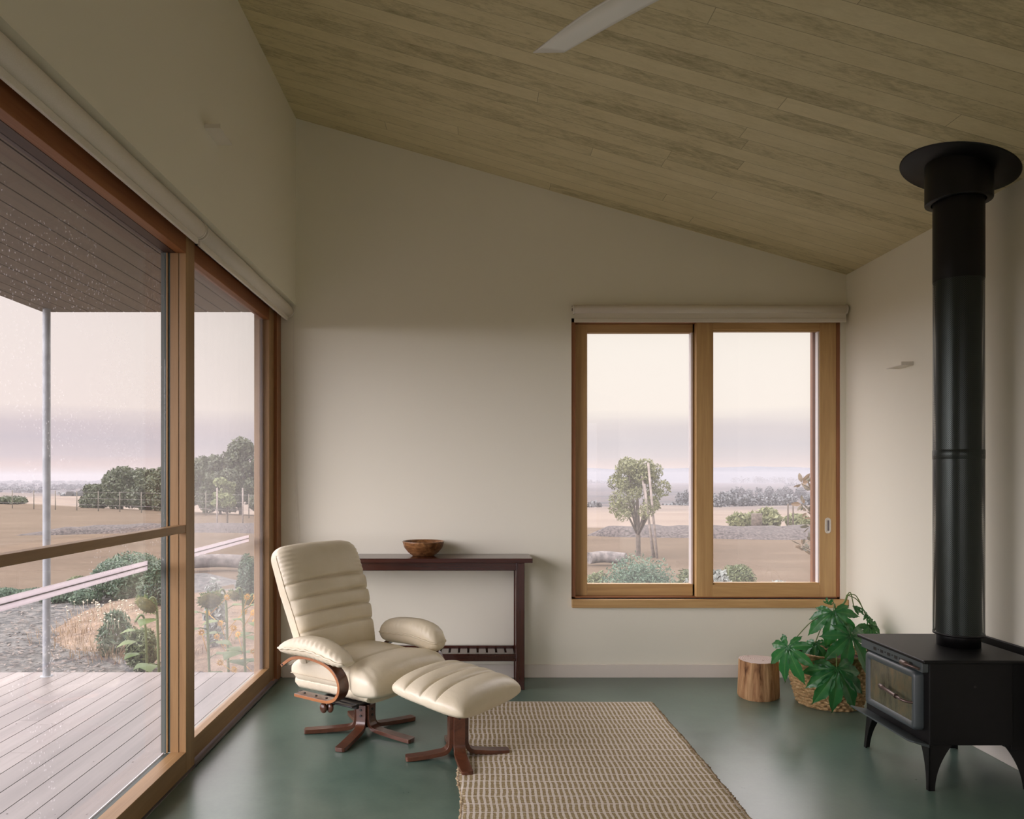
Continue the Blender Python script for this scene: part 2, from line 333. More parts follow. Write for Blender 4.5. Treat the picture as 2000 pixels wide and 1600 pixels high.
# right sash on the inner track
xs = [1.462, 1.570, 2.272, 2.378]
s2 = obj('sash', (lambda b: (b.box(xs[0], xs[1], fd+.004, fd+.05, .517, 2.319), b.box(xs[2], xs[3], fd+.004, fd+.05, .517, 2.319), b)[-1])(MB()), M['oakz'], w, world=True, bevel=.002)
part('sash_rail', (lambda b: (b.box(xs[1], xs[2], fd+.004, fd+.05, .517, .600), b.box(xs[1], xs[2], fd+.004, fd+.05, 2.272, 2.319), b)[-1])(MB()), M['oakx'], s2, bevel=.002)
b = MB(); b.box(xs[1], xs[2], fd+.014, fd+.05, .6, .614); b.box(xs[1], xs[2], fd+.014, fd+.05, 2.262, 2.272); b.box(xs[1], xs[1]+.006, fd+.014, fd+.05, .6, 2.27); part('glazing_bead', b, M['oakx'], s2)
part('glazing_bead', MB().box(2.262, 2.272, fd+.014, fd+.05, .614, 2.262), M['alu'], s2)
part('glass', MB().box(xs[1], xs[2], fd+.038, fd+.043, .6, 2.27), M['glass'], s2)
part('outer_stile', MB().box(2.268, 2.330, fd+.105, fd+.14, .52, 2.32), M['jarz'], w)
# recessed pull
hx, hz = at(1619, 1027, YF).x, at(1619, 1027, YF).z
def stadium(cx, cz, hw, hh, y, n=8):
    return [(cx+hw*math.cos(a), y, cz+(hh-hw)+hw*math.sin(a)) for a in np.linspace(0, PI, n)]+[(cx+hw*math.cos(a), y, cz-(hh-hw)+hw*math.sin(a)) for a in np.linspace(PI, 2*PI, n)]
b = MB(); b.loft([stadium(hx,hz,.020,.052,fd+.006), stadium(hx,hz,.020,.052,fd+.0005), stadium(hx,hz,.0165,.0485,fd-.001), stadium(hx,hz,.0125,.043,fd+.0015), stadium(hx,hz,.0115,.042,fd+.0035)], False)
b.add(stadium(hx,hz,.0115,.042,fd+.0035), [tuple(range(16))]); part('flush_pull', b, M['plate_white'], s2)
part('pull_recess', MB().box(hx-.002, hx+.008, fd+.0012, fd+.0033, hz-.034, hz+.034), M['alu_dark'], s2)
part('window_sill', MB().box(WX0-.0, XR-.002, YF-.038, fd+.15, .458, WZ0), M['oakx'], w, bevel=.003)
part('sill_track', MB().box(WX0+.03, WX1-.03, fd+.0, fd+.004, .5105, .516), M['alu_dark'], w)

# ------------------------------------------------------------------ roller blinds
def roller(name, label, p0, p1, rad, fabric_drop, nrm, fab_off, group='roller blinds, all rolled up'):
    p0, p1 = Vector(p0), Vector(p1); d = (p1-p0).normalized(); nrm = Vector(nrm)
    r = root(name, label, 'blind', (p0+p1)/2, group=group)
    part('roll', MB().tube([p0, p1], rad, 32), M['blind'], r)
    a = p0+nrm*fab_off; bq = p1+nrm*fab_off; up = Vector((0,0,1))
    def slab(z0, z1, t0, t1):
        vs = [q+nrm*tt+up*z for q in (a, bq) for tt in (t0, t1) for z in (z0, z1)]
        return MB().add(vs, [(0,1,3,2),(4,6,7,5),(0,4,5,1),(2,3,7,6),(0,2,6,4),(1,5,7,3)])
    part('fabric', slab(-fabric_drop+.02, 0, -.001, .001), M['blind'], r)
    part('bottom_bar', slab(-fabric_drop, -fabric_drop+.026, -.006, .007), M['blind'], r, bevel=.003)
    for q, s in ((p0, -1), (p1, 1)):
        part('bracket', MB().tube([q-d*.001*s, q+d*s*.009], rad*1.06, 24), M['plate_white'], r, bevel=.001)
        part('pin', MB().tube([q+d*s*.009, q+d*s*.014], rad*.3, 12), M['alu_dark'], r)
    return r
BXc = XL-.047
b1 = roller('roller_blind', 'long white rolled-up roller blind above the nearer mid-railed glass door', (BXc, 1.0, 2.385), (BXc, 3.30, 2.385), .039, .065, (1,0,0), .0)
b2 = roller('roller_blind', 'shorter white rolled-up roller blind above the glass door by the corner', (BXc, 3.335, 2.385), (BXc, 4.915, 2.385), .039, .063, (1,0,0), -.004)
b3 = roller('roller_blind', 'white rolled-up roller blind across the top of the two-pane window', (WX0+.012, YF-.034, 2.392), (WX1+.012, YF-.034, 2.392), .029, .085, (0,-1,0), .012)
part('head_cover', MB().box(WX0+.002, WX1+.018, YF-.02, YF, 2.418, 2.423), M['alu_dark'], b3)
b = MB(); b.tube(smoothpts([(-1.168, 4.93, 2.36), (-1.165, 4.93, 1.9), (-1.158, 4.93, 1.3), (-1.13, 4.93, .86), (-1.09, 4.93, .72)]), .0012, 6)
part('pull_cord', b, M['plate_white'], b2)

# ------------------------------------------------------------------ wall lights
def sconce(label, ya, yb, z, x, s):
    r = root('wall_light', label, 'wall light', (x, (ya+yb)/2, z), group='slim white wall lights')
    part('shade', MB().box(x, x+s*.068, ya, yb, z, z+.004), M['plate_white'], r, bevel=.001)
    part('front_lip', MB().box(x, x+s*.068, ya, ya+.006, z+.004, z+.020), M['plate_white'], r, bevel=.001)
    part('wall_plate', MB().box(x, x+s*.006, ya+.006, yb, z+.004, z+.02), M['plate_white'], r)
sconce('slim white wall light beside the black flue', 4.19, 4.345, 1.925, XR, -1)
sconce('slim white wall light high above the glass doors', 3.26, 3.43, 2.806, XL, 1)

# ------------------------------------------------------------------ ceiling fan
hub = Vector((.83, 2.00, 2.75)); fz = zc(hub.x)
fan = root('ceiling_fan', 'pale ceiling fan with one slim blade tip showing against the boards', 'ceiling fan', (hub.x, hub.y, 2.7))
part('motor', MB().lathe([(0,.07),(.06,.068),(.10,.04),(.105,.0),(.08,-.035),(0,-.045)], 40, hub), M['plate_white'], fan)
part('downrod', MB().tube([hub+Vector((0,0,.05)), (hub.x, hub.y, fz+.01)], .014, 16), M['plate_white'], fan)
part('canopy', MB().lathe([(.02,-.07),(.06,-.05),(.07,.03)], 32, (hub.x, hub.y, fz)), M['plate_white'], fan)
M['blade'] = newmat('satin_white_blade', lin(238,238,232), .24)
for k in range(3):
    a0 = math.atan2(.503, -.557)+k*2*PI/3; dv = Vector((math.cos(a0), math.sin(a0), 0)); sv = Vector((-math.sin(a0), math.cos(a0), 0))
    rings = []
    for i in range(25):
        u = i/24; r_ = .09+.715*u; wd = .07+.075*math.sin(PI*min(1, u*1.15)**.8)*(1-.2*u) if u < .9 else None
        wd = .052+.10*(math.sin(PI*(u*.86+.07))**.8); sweep = .03*math.sin(PI*u)-.035*u*u
        tw = R(16-10*u); ring = []
        for j in range(12):
            v_ = j/11*2-1; skew = .035*u**12*v_
            p = hub+dv*(r_+skew)+sv*(sweep+v_*wd/2*math.cos(tw))+Vector((0,0,-v_*wd/2*math.sin(tw)+.012*(1-v_*v_)*(1-u**5)-.01))
            ring.append(p)
        top = [p+Vector((0,0,.004)) for p in ring]; rings.append(ring+top[::-1])
    part('blade', MB().loft(rings, True), M['blade'], fan)

# ------------------------------------------------------------------ stove and flue
FX, FY = 2.192, 3.422
st = root('wood_stove', 'black wood stove on splayed legs with a glass door', 'wood stove', (2.06, 3.41, 0))
part('firebox', MB().box(1.90, 2.25, 3.155, 3.66, .185, .530), M['stove'], st, bevel=.004)
part('top_plate', MB().box(1.862, 2.345, 3.13, 3.68, .530, .545), M['stove'], st, bevel=.006, seg=3)
b = MB(); b.box(2.25, 2.33, 3.17, 3.645, .16, .528); part('rear_casing', b, M['stove'], st, bevel=.003)
# front upper band with vents
part('front_band', MB().box(1.872, 1.90, 3.16, 3.655, .487, .530), M['stove_front'], st, bevel=.003)
for i in range(6):
    yv = 3.53-i*.058; part('vent_slot', MB().box(1.8712, 1.876, yv-.012, yv+.012, .499, .513), M['black'], st)
    if i: part('vent_slot', MB().box(1.8712, 1.876, yv+.026, yv+.032, .505, .512), M['black'], st)
def rrect(y0, y1, z0, z1, r, x, n=6):
    out = []
    for cy, cz, a in ((y1-r, z1-r, 0), (y0+r, z1-r, 90), (y0+r, z0+r, 180), (y1-r, z0+r, 270)):
        for k in range(n+1): aa = R(a+90*k/n); out.append((x, cy+r*math.cos(aa), cz+r*math.sin(aa)))
    return out
Y0, Y1, Z0, Z1 = 3.195, 3.60, .232, .482
b = MB(); b.loft([rrect(Y0,Y1,Z0,Z1,.022,1.90), rrect(Y0,Y1,Z0,Z1,.022,1.872), rrect(Y0+.006,Y1-.006,Z0+.006,Z1-.006,.018,1.862),
                  rrect(Y0+.022,Y1-.022,Z0+.022,Z1-.022,.014,1.862), rrect(Y0+.034,Y1-.034,Z0+.034,Z1-.034,.010,1.874)], False)
door = part('door', b, M['stove_front'], st)
part('door_glass', MB().box(1.8715, 1.8745, Y0+.03, Y1-.03, Z0+.03, Z1-.03), M['stove_glass'], door)
hp = [at(1733, 1352, 3.36), at(1790, 1371, 3.20)]; hp0 = Vector((1.828, 3.405, .368)); hp1 = Vector((1.832, 3.245, .352))
b = MB(); b.tube([hp0, hp0+(hp1-hp0)*.16, hp0+(hp1-hp0)*.2, hp0+(hp1-hp0)*.72, hp0+(hp1-hp0)*.78], [.010,.011,.0085,.0085,.011], 12); part('door_handle', b, M['chrome'], door)
b = MB(); b.tube(smoothpts([hp0+(hp1-hp0)*.78, hp0+(hp1-hp0)*.9, hp1, Vector((1.85, 3.222, .348)), Vector((1.868, 3.212, .348))], 4), .006, 10); part('handle_rod', b, M['chrome'], door)
b = MB(); b.tube([(1.845, 3.262, .508), (1.845, 3.225, .507), (1.848, 3.215, .507), (1.862, 3.165, .502)], [.0125,.0115,.006,.006], 12); part('air_control', b, M['chrome'], st)
b = MB(); b.add([(1.82,3.17,.205),(1.82,3.655,.205),(1.90,3.655,.188),(1.90,3.155,.188),(1.835,3.155,.204),
                 (1.82,3.17,.199),(1.82,3.655,.199),(1.90,3.655,.176),(1.90,3.155,.176),(1.835,3.155,.198)],
                [(0,1,2,3,4),(9,8,7,6,5),(0,5,6,1),(1,6,7,2),(2,7,8,3),(3,8,9,4),(4,9,5,0)]); part('ash_lip', b, M['stove_front'], st)
part('side_screw', MB().tube([(2.09,3.1555,.43),(2.09,3.153,.43)], .005, 8), M['black'], st)
def stove_leg(cx, cy, sx, sy):
    # two folded plates meeting in a corner, each cut to a concave taper
    b = MB(); top = .186; tx, ty = cx, cy; bx, by = cx-sx*.010, cy-sy*.012
    for ax in (0, 1):
        out, inn = [], []
        for i in range(13):
            u = i/12; z = top*(1-u); ex = tx+(bx-tx)*u; ey = ty+(by-ty)*u
            wd = .026+.068*(1-u)**2.1
            if ax == 0: o_ = (ex, ey, z); n_ = (ex+sx*wd, ey, z); tv = Vector((0, sy*.005, 0))
            else: o_ = (ex, ey, z); n_ = (ex, ey+sy*wd*.72, z); tv = Vector((sx*.005, 0, 0))
            out.append(Vector(o_)); inn.append(Vector(n_))
        b.loft([[p, q, q+tv, p+tv] for p, q in zip(out, inn)], True, False)
    return b
for cx, cy, sx, sy in ((1.902,3.158,1,1), (1.902,3.657,1,-1), (2.315,3.175,-1,1), (2.315,3.64,-1,-1)):
    part('leg', stove_leg(cx, cy, sx, sy), M['stove'], st)
# black heat shield board fixed to the wall behind
hs = obj('heat_shield', MB().box(XR-.03, XR-.014, 2.95, 3.63, .105, .557), M['stove'], bevel=.002); hs['label'] = 'flat black heat shield panel on the wall behind the stove'; hs['category'] = 'heat shield'
fl = root('flue', 'tall black stove flue with perforated casing rising to the ceiling', 'flue', (FX, FY, .545))
part('collar', MB().lathe([(.0,.0),(.086,.0),(.086,.075),(.08,.08)], 48, (FX,FY,.545)), M['flue'], fl)
part('inner_pipe', MB().lathe([(.088,.06),(.088,2.1)], 48, (FX,FY,.56)), M['flue'], fl)
perf1 = MB().lathe([(.1006,0),(.1006,.80)], 96, (FX,FY,.60)); part('perforated_casing', perf1, M['perf'], fl)
part('perforated_casing', MB().lathe([(.1002,0),(.1002,.80)], 96, (FX,FY,1.405)), M['perf'], fl)
part('joint_band', MB().lathe([(.1006,0),(.1018,.002),(.1018,.04),(.1006,.042)], 64, (FX,FY,1.385)), M['perf'], fl)
part('rim', MB().lathe([(.100,0),(.1015,.001),(.1015,.010),(.100,.011)], 64, (FX,FY,.595)), M['flue'], fl)
part('upper_casing', MB().lathe([(.1012,0),(.1012,.6)], 64, (FX,FY,2.19)), M['flue'], fl)
part('sleeve', MB().lathe([(.108,0),(.132,0),(.133,.004),(.133,.25)], 64, (FX,FY,2.545)), M['flue'], fl)
cz = zc(FX); b = MB(); sl_ = -.2845; rr = []
for r_, dz in ((.12,-.006),(.236,-.006),(.240,-.003),(.240,.004)):
    rr.append([(FX+r_*math.cos(a)/math.sqrt(1+sl_**2), FY+r_*math.sin(a), cz+sl_*r_*math.cos(a)/math.sqrt(1+sl_**2)+dz) for a in np.linspace(0, 2*PI, 65)[:-1]])
b.loft(rr, False); part('ceiling_plate', b, M['flue'], fl)

# ------------------------------------------------------------------ log stump and basket plant
def stump():
    b = MB(); rings = []; N = 96
    m = M['bark'] = newmat('split_log_side', rough=.75, spec=.2); t = NT(m); v = t.coord((1,1,.12)); n1 = t.noise(v, 30, 6, .65, .8); n2 = t.noise(v, 9, 4)
    c = t.ramp(t.math('ADD', t.math('MULTIPLY', n1, .6), t.math('MULTIPLY', n2, .4)), [(.36, lin(74,44,26)), (.46, lin(158,118,82)), (.6, lin(194,156,114)), (.8, lin(214,184,146))]); t.col(c); t.bump(n1, .6, .012)
    m = M['endgrain'] = newmat('log_end_grain', rough=.6, spec=.3); t = NT(m); wv = t.n('ShaderNodeTexWave', wave_type='RINGS', rings_direction='Z', s_Scale=28, s_Distortion=5, s_Detail=3); t.l(t.coord(), wv.inputs[0])
    cr = t.noise(t.coord((1,1,1)), 22, 5, .7); t.col(t.mix(t.math('GREATER_THAN', cr, .63), t.ramp(wv.outputs[0], [(0, lin(160,140,128)), (1, lin(192,176,166))]), lin(110,84,66)))
    for i in range(22):
        u = i/21; ring = []
        for k in range(N):
            a = 2*PI*k/N; r_ = .118-.007*u+.006*math.sin(2*a+.6)+.0045*math.sin(3*a+1)+.004*mnoise.noise(Vector((math.cos(a)*5, math.sin(a)*5, u*1.2)))+.0028*mnoise.noise(Vector((math.cos(a)*18, math.sin(a)*18, u*1.5+4)))
            if i == 0: r_ -= .004
            ring.append((r_*math.cos(a), r_*math.sin(a), .2215*u))
        rings.append(ring)
    b.loft(rings, False); r = root('log_stump', 'short pale log stump standing on the concrete left of the basket', 'stump', (1.698, 4.51, 0))
    obj('bark', b, M['bark'], r)
    top = rings[-1]; vs = [(0,0,.2235)]+[(x*.93, y*.93, .2235) for x, y, z in top]+top
    fs = [(0, 1+k, 1+(k+1) % N) for k in range(N)]+[(1+k, 1+N+k, 1+N+(k+1) % N, 1+(k+1) % N) for k in range(N)]
    obj('cut_top', MB().add(vs, fs), M['endgrain'], r)
stump()
BX, BY = 2.055, 4.375
m = M['wicker'] = newmat('woven_seagrass', rough=.6, spec=.25); t = NT(m); g = t.noise(t.coord((1,1,3)), 40, 4, .6); t.col(t.ramp(g, [(.3, lin(122,96,62)), (.5, lin(166,136,94)), (.75, lin(198,172,128))])); t.bump(t.noise(t.coord((1,1,4)), 160, 3), .4, .004)
pot = root('potted_plant', 'glossy green palm-leaved plant in a woven seagrass basket beside the stove', 'potted plant', (BX, BY, 0))
def basket():
    b = MB(); N = 240; rows = 16; per = 6; rings = []; H = .30
    for i in range(rows*per+1):
        z = H*i/(rows*per); u = z/H; r0 = .176+.048*math.sin(min(1, u*1.25)*PI/2)-.010*max(0, u-.6)/.4
        row = i//per; ph = (i % per)/per
        ring = []
        for k in range(N):
            a = 2*PI*k/N; st_ = 30
            ridge = math.sin(PI*ph)**.6 if ph > 0 else 0
            wv = .5+.5*math.sin(a*st_+row*PI+.5*math.sin(row*2.1))
            r_ = r0-.010+.0135*ridge*(.15+.85*wv)
            ring.append((r_*math.cos(a), r_*math.sin(a), z+.004*math.sin(a*st_*.5+row)*ridge))
        rings.append(ring)
    b.loft(rings, False, False); bo = obj('basket', b, M['wicker'], pot)
    # rolled rim
    rim = MB(); rr = []
    for k in range(161):
        a = 2*PI*k/160; ring = []
        for j in range(8):
            q = 2*PI*j/8; rad = .009*(1+.18*math.sin(a*90)); ring.append(((.213+rad*math.cos(q))*math.cos(a), (.213+rad*math.cos(q))*math.sin(a), .302+rad*math.sin(q)))
        rr.append(ring)
    rim.loft(rr, False); obj('rim', rim, M['wicker'], bo)
    so = MB(); n = 40; vs = []; fs = []
    for i in range(13):
        for k in range(n): a = 2*PI*k/n; q = .212*i/12; vs.append((q*math.cos(a), q*math.sin(a), .262+.012*mnoise.noise(Vector((q*math.cos(a)*40, q*math.sin(a)*40, 0)))))
    for i in range(12):
        for k in range(n): fs.append((i*n+k, i*n+(k+1) % n, (i+1)*n+(k+1) % n, (i+1)*n+k))
    so.add(vs, fs, True); obj('soil', so, noisy('potting_bark', lin(34,22,16), lin(78,50,34), 60, .9, .8, 90), pot)
    obj('basket_base', MB().lathe([(0,.004),(.172,.004)], 40), M['wicker'], bo)
basket()
m = M['fatsia'] = newmat('glossy_leaf', rough=.3, spec=.5); t = NT(m)
at_ = t.n('ShaderNodeVertexColor', layer_name='vein'); sc_ = t.n('ShaderNodeSeparateColor'); t.l(at_.outputs[0], sc_.inputs[0])
cA = t.ramp(t.noise(t.coord(), 14, 3), [(.3, lin(34,92,52)), (.7, lin(52,118,62))]); t.col(t.mix(sc_.outputs[0], cA, lin(104,148,84)))
tr = t.n('ShaderNodeBsdfTranslucent', i_0=lin(70,140,50)); mx = t.n('ShaderNodeMixShader', i_0=.18); t.l(t.b.outputs[0], mx.inputs[1]); t.l(tr.outputs[0], mx.inputs[2]); t.l(mx.outputs[0], t.t.nodes['Material Output'].inputs[0])
M['stem'] = newmat('leaf_stalk', lin(96,118,60), .5)
def fatsia_leaf(joint, axis, normal, size, lobes=8, spread=275, droop=.6, seed=0, young=False):
    rd = random.Random(seed); y = Vector(axis).normalized(); z = Vector(normal); z = (z-y*z.dot(y)).normalized(); x = y.cross(z)
    vs, fs, vc = [], [], []; J = Vector(joint)
    for li in range(lobes):
        q = (li/(lobes-1)-.5); ang = R(q*spread+rd.uniform(-5, 5)); L = size*(1-.42*abs(q*2)**1.6)*rd.uniform(.92, 1.06)
        ld = Vector((math.sin(ang), math.cos(ang), 0)); ls = Vector((math.cos(ang), -math.sin(ang), 0)); n = 16; o = len(vs); bend = rd.uniform(-.12, .12)
        for i in range(n+1):
            u = i/n; wd = L*(.042+.150*math.sin(PI*min(1, max(0, (u-.10)/.9))**1.15)**.9) if u > .1 else L*.055+L*.03*u
            if u > .45 : wd *= (1+.10*math.sin(i*PI*.9))
            wd *= (1-max(0, (u-.72)/.28)**1.7*.97)
            rr_ = u*L; z0 = -droop*rr_*rr_/size+.06*rr_*math.sin(u*PI)
            for j, (sv, col) in enumerate(((-1, 0), (-.5, 0), (-.06, .15), (0, 1), (.06, .15), (.5, 0), (1, 0))):
                off = sv*wd; zz_ = z0-.35*(1-abs(sv))*wd*.8+.004*math.sin(u*22+abs(sv)*5)*min(1, abs(sv)*2)
                p = ld*rr_+ls*(off+bend*rr_*u*.5); w3 = J+x*p.x+y*p.y+z*zz_+Vector((0,0,-.25*droop*rr_*rr_/size))
                vs.append(w3); vc.append(col*(1-.4*u))
        for i in range(n):
            for j in range(6): fs.append((o+i*7+j, o+i*7+j+1, o+(i+1)*7+j+1, o+(i+1)*7+j))
    b = MB().add(vs, fs, True); ob = obj('leaf', b, M['fatsia'], pot, world=True)
    ca = ob.data.color_attributes.new('vein', 'FLOAT_COLOR', 'POINT')
    for i, c_ in enumerate(vc): ca.data[i].color = (c_, c_, c_, 1)
    return ob
trunk = Vector((BX+.03, BY, .25)); fork = Vector((BX+.05, BY+.02, .52))
b = MB(); b.tube(smoothpts([trunk, trunk+Vector((.01,.01,.12)), fork]), [.009]*13, 8); 
crown = Vector((BX+.12, BY+.03, .62)); b.tube(smoothpts([fork, fork+Vector((.05,0,.06)), crown]), .006, 8); obj('stem', b, M['stem'], pot, world=True)
leaves = [ # joint px,py,Y ; axis ; normal ; size ; origin on the stem
    ((1539,1265,4.12), (-.15,-.25,-.9), (-.75,-.6,.25), .165, fork, 8, 290),
    ((1634,1307,4.08), (-.05,-.35,-.9), (.0,-.85,.5), .215, fork, 9, 240),
    ((1627,1196,4.25), (-.10,-.45,-.8), (-.35,-.7,.65), .175, fork, 8, 250),
    ((1661,1243,4.15), (.10,-.3,-.5), (.1,-.9,.35), .190, fork, 8, 310),
    ((1592,1256,4.30), (-.35,-.5,-.35), (-.3,-.3,.9), .135, fork, 7, 260),
    ((1700,1222,4.42), (.5,-.2,-.8), (.2,-.7,.6), .15, crown, 7, 240),
    ((1640,1222,4.36), (.2,-.3,-.8), (.1,-.7,.6), .13, fork, 7, 260),
    ((1668,1188,4.40), (.8,-.2,.1), (0,-.5,.9), .075, crown, 5, 150),
    ((1617,1180,4.34), (-.1,-.3,.4), (-.4,-.7,.4), .05, fork, 4, 140),
    ((1690,1200,4.42), (.6,-.1,-.5), (.3,-.6,.7), .07, crown, 5, 160)]
for i, ((px, py, Y), ax, nm, sz, org, lb, sp_) in enumerate(leaves):
    j = at(px, py, Y); mid = (j+org)/2+Vector((0, 0, .05)); fatsia_leaf(j, ax, nm, sz, lb, sp_, .55, i)
    obj('leaf_stalk', MB().tube(smoothpts([org, mid, j], 6), .0028, 6), M['stem'], pot, world=True)

# ------------------------------------------------------------------ console table and bowl
TYF, TX0, TX1, TZ = 4.635, -.95, .364, .808
tb = root('console_table', 'dark red-brown wooden console table with slatted low shelf against the far wall', 'table', ((TX0+TX1)/2, 4.78, 0))
part('table_top', MB().box(TX0, TX1, TYF-.005, 4.93, TZ-.027, TZ), M['redx'], tb, bevel=.002)
lx0, lx1 = TX0+.048, TX1-.048
for x in (lx0, lx1-.054):
    for y in (TYF+.012, 4.866): part('leg', MB().box(x, x+.054, y, y+.052, 0, TZ-.027), M['redz'], tb, bevel=.003)
b = MB(); b.box(lx0+.054, lx1-.054, TYF+.02, TYF+.042, TZ-.077, TZ-.027); part('apron', b, M['redx'], tb, bevel=.002)
part('apron', MB().box(lx0+.054, lx1-.054, 4.885, 4.905, TZ-.077, TZ-.027), M['redx'], tb)
for x in (lx0+.012, lx1-.032): part('apron', MB().box(x, x+.02, TYF+.064, 4.866, TZ-.077, TZ-.027), M['redy'], tb)
part('shelf_rail', MB().box(lx0+.054, lx1-.054, TYF+.02, TYF+.042, .174, .220), M['redx'], tb, bevel=.002)
part('shelf_rail', MB().box(lx0+.054, lx1-.054, 4.88, 4.902, .174, .220), M['redx'], tb, bevel=.002)
x = lx1-.06
while x-.046 > lx0+.05:
    part('shelf_slat', MB().box(x-.046, x, TYF+.042, 4.88, .196, .210), M['redy'], tb, bevel=.002); x -= .0585
m = M['bowlwood'] = newmat('turned_acacia', rough=.35, coat=.2); t = NT(m); v = t.coord((1,.6,2.2), (0,.5,.4)); n1 = t.noise(v, 16, 5, .6, 1.6); t.col(t.ramp(n1, [(.3, lin(70,42,22)), (.48, lin(124,84,50)), (.7, lin(164,120,78))])); 
bw = obj('bowl', MB().lathe([(.0,.004),(.06,.004),(.066,.0),(.07,.003),(.095,.022),(.120,.052),(.131,.086),(.1335,.092),(.130,.094),(.125,.088),(.112,.054),(.088,.030),(.05,.016),(0,.013)], 72), M['bowlwood'])
bw.location = (-.3146, 4.80, TZ); bw['label'] = 'turned wooden bowl with swirling grain on the console table'; bw['category'] = 'bowl'

# ------------------------------------------------------------------ rug
m = M['rug'] = newmat('flatwoven_jute', rough=.9, spec=.1); t = NT(m); v = t.coord(); sp = t.n('ShaderNodeSeparateXYZ'); t.l(v, sp.inputs[0])
wob = t.math('MULTIPLY', t.math('SUBTRACT', t.noise(t.coord((.6,2.2,1)), 2.6, 3), .5), .030)
xw = t.math('ADD', sp.outputs[0], wob)
fx = t.math('FRACT', t.math('ADD', t.math('DIVIDE', xw, .0232), 50.0))
stripe = t.math('LESS_THAN', t.math('ABSOLUTE', t.math('SUBTRACT', fx, .5)), t.math('MULTIPLY_ADD', t.noise(t.coord((1,1.5,1)), 34, 2), .22, .10))
yw = t.math('ADD', sp.outputs[1], t.math('MULTIPLY', t.math('SUBTRACT', t.noise(t.coord((2,1,1)), 3, 2), .5), .012))
fy = t.math('FRACT', t.math('ADD', t.math('DIVIDE', yw, .075), 50.0)); line = t.math('LESS_THAN', fy, .085)
weft = t.math('SINE', t.math('MULTIPLY', yw, 2*PI/.0092))
br_ = t.noise(t.coord((1,1,1)), 170, 3, .7)
jute = t.ramp(t.math('ADD', t.math('MULTIPLY', br_, .8), t.math('MULTIPLY', weft, .16)), [(.22, lin(116,98,68)), (.42, lin(164,146,110)), (.62, lin(192,176,142))])
cream = t.ramp(br_, [(.3, lin(218,208,198)), (.7, lin(234,226,216))])
k = t.math('MAXIMUM', t.math('MULTIPLY', stripe, t.math('ADD', t.math('MULTIPLY', weft, .12), .86)), t.math('MULTIPLY', line, .95))
t.col(t.mix(k, jute, cream)); t.bump(t.math('ADD', t.math('MULTIPLY', weft, .5), t.math('MULTIPLY', stripe, -.5)), .5, .004)
rug = root('rug', 'flat woven jute and cream striped rug lying on the concrete', 'rug', (.5, 3.0, 0))
def rugmesh():
    nx, ny = 60, 120; vs = []; fs = []; y0, y1 = 1.9, 4.372
    def pt(i, j, z):
        v_ = j/ny; yy = y0+(y1-y0)*v_; xl = -.053+.008*math.sin(yy*5)+.006*math.sin(yy*13); xr = 1.052-.015*(yy-2.89)+.003*math.sin(yy*4)+.0015*math.sin(yy*17)
        xx = xl+(xr-xl)*i/nx; return (xx, yy+.004*math.sin(xx*6), z)
    n = (nx+1)*(ny+1)
    for z in (.0012, .0085):
        for j in range(ny+1):
            for i in range(nx+1): vs.append(pt(i, j, z+(.0012*mnoise.noise(Vector((i*.3, j*.3, 0))) if z > .005 else 0)))
    for j in range(ny):
        for i in range(nx):
            a = j*(nx+1)+i; fs.append((a, a+1, a+nx+2, a+nx+1)); fs.append((n+a, n+a+nx+1, n+a+nx+2, n+a+1))
    for j in range(ny):
        for i in (0, nx): a = j*(nx+1)+i; fs.append((a, a+nx+1, n+a+nx+1, n+a))
    for i in range(nx):
        for j in (0, ny): a = j*(nx+1)+i; fs.append((a, a+1, n+a+1, n+a))
    part('woven_field', MB().add(vs, fs, True), M['rug'], rug)
    jl = noisy('jute_loops', lin(120,96,66), lin(196,178,146), 60, .9)
    for sx in (0, nx):
        b = MB(); sgn = -1 if sx == 0 else 1
        for k in range(260):
            p = Vector(pt(sx, k*ny/260, .005)); b.tube([p+Vector((-sgn*.004,0,.002)), p+Vector((sgn*random.uniform(.004,.011),.003,.003)), p+Vector((-sgn*.002,.007,.001))], .0026, 5)
        part('selvedge', b, jl, rug)
    b = MB(); b.tube([pt(i, ny, .006) for i in range(nx+1)], .004, 6); part('end_binding', b, newmat('cream_binding', lin(216,204,188), .9), rug)
rugmesh()

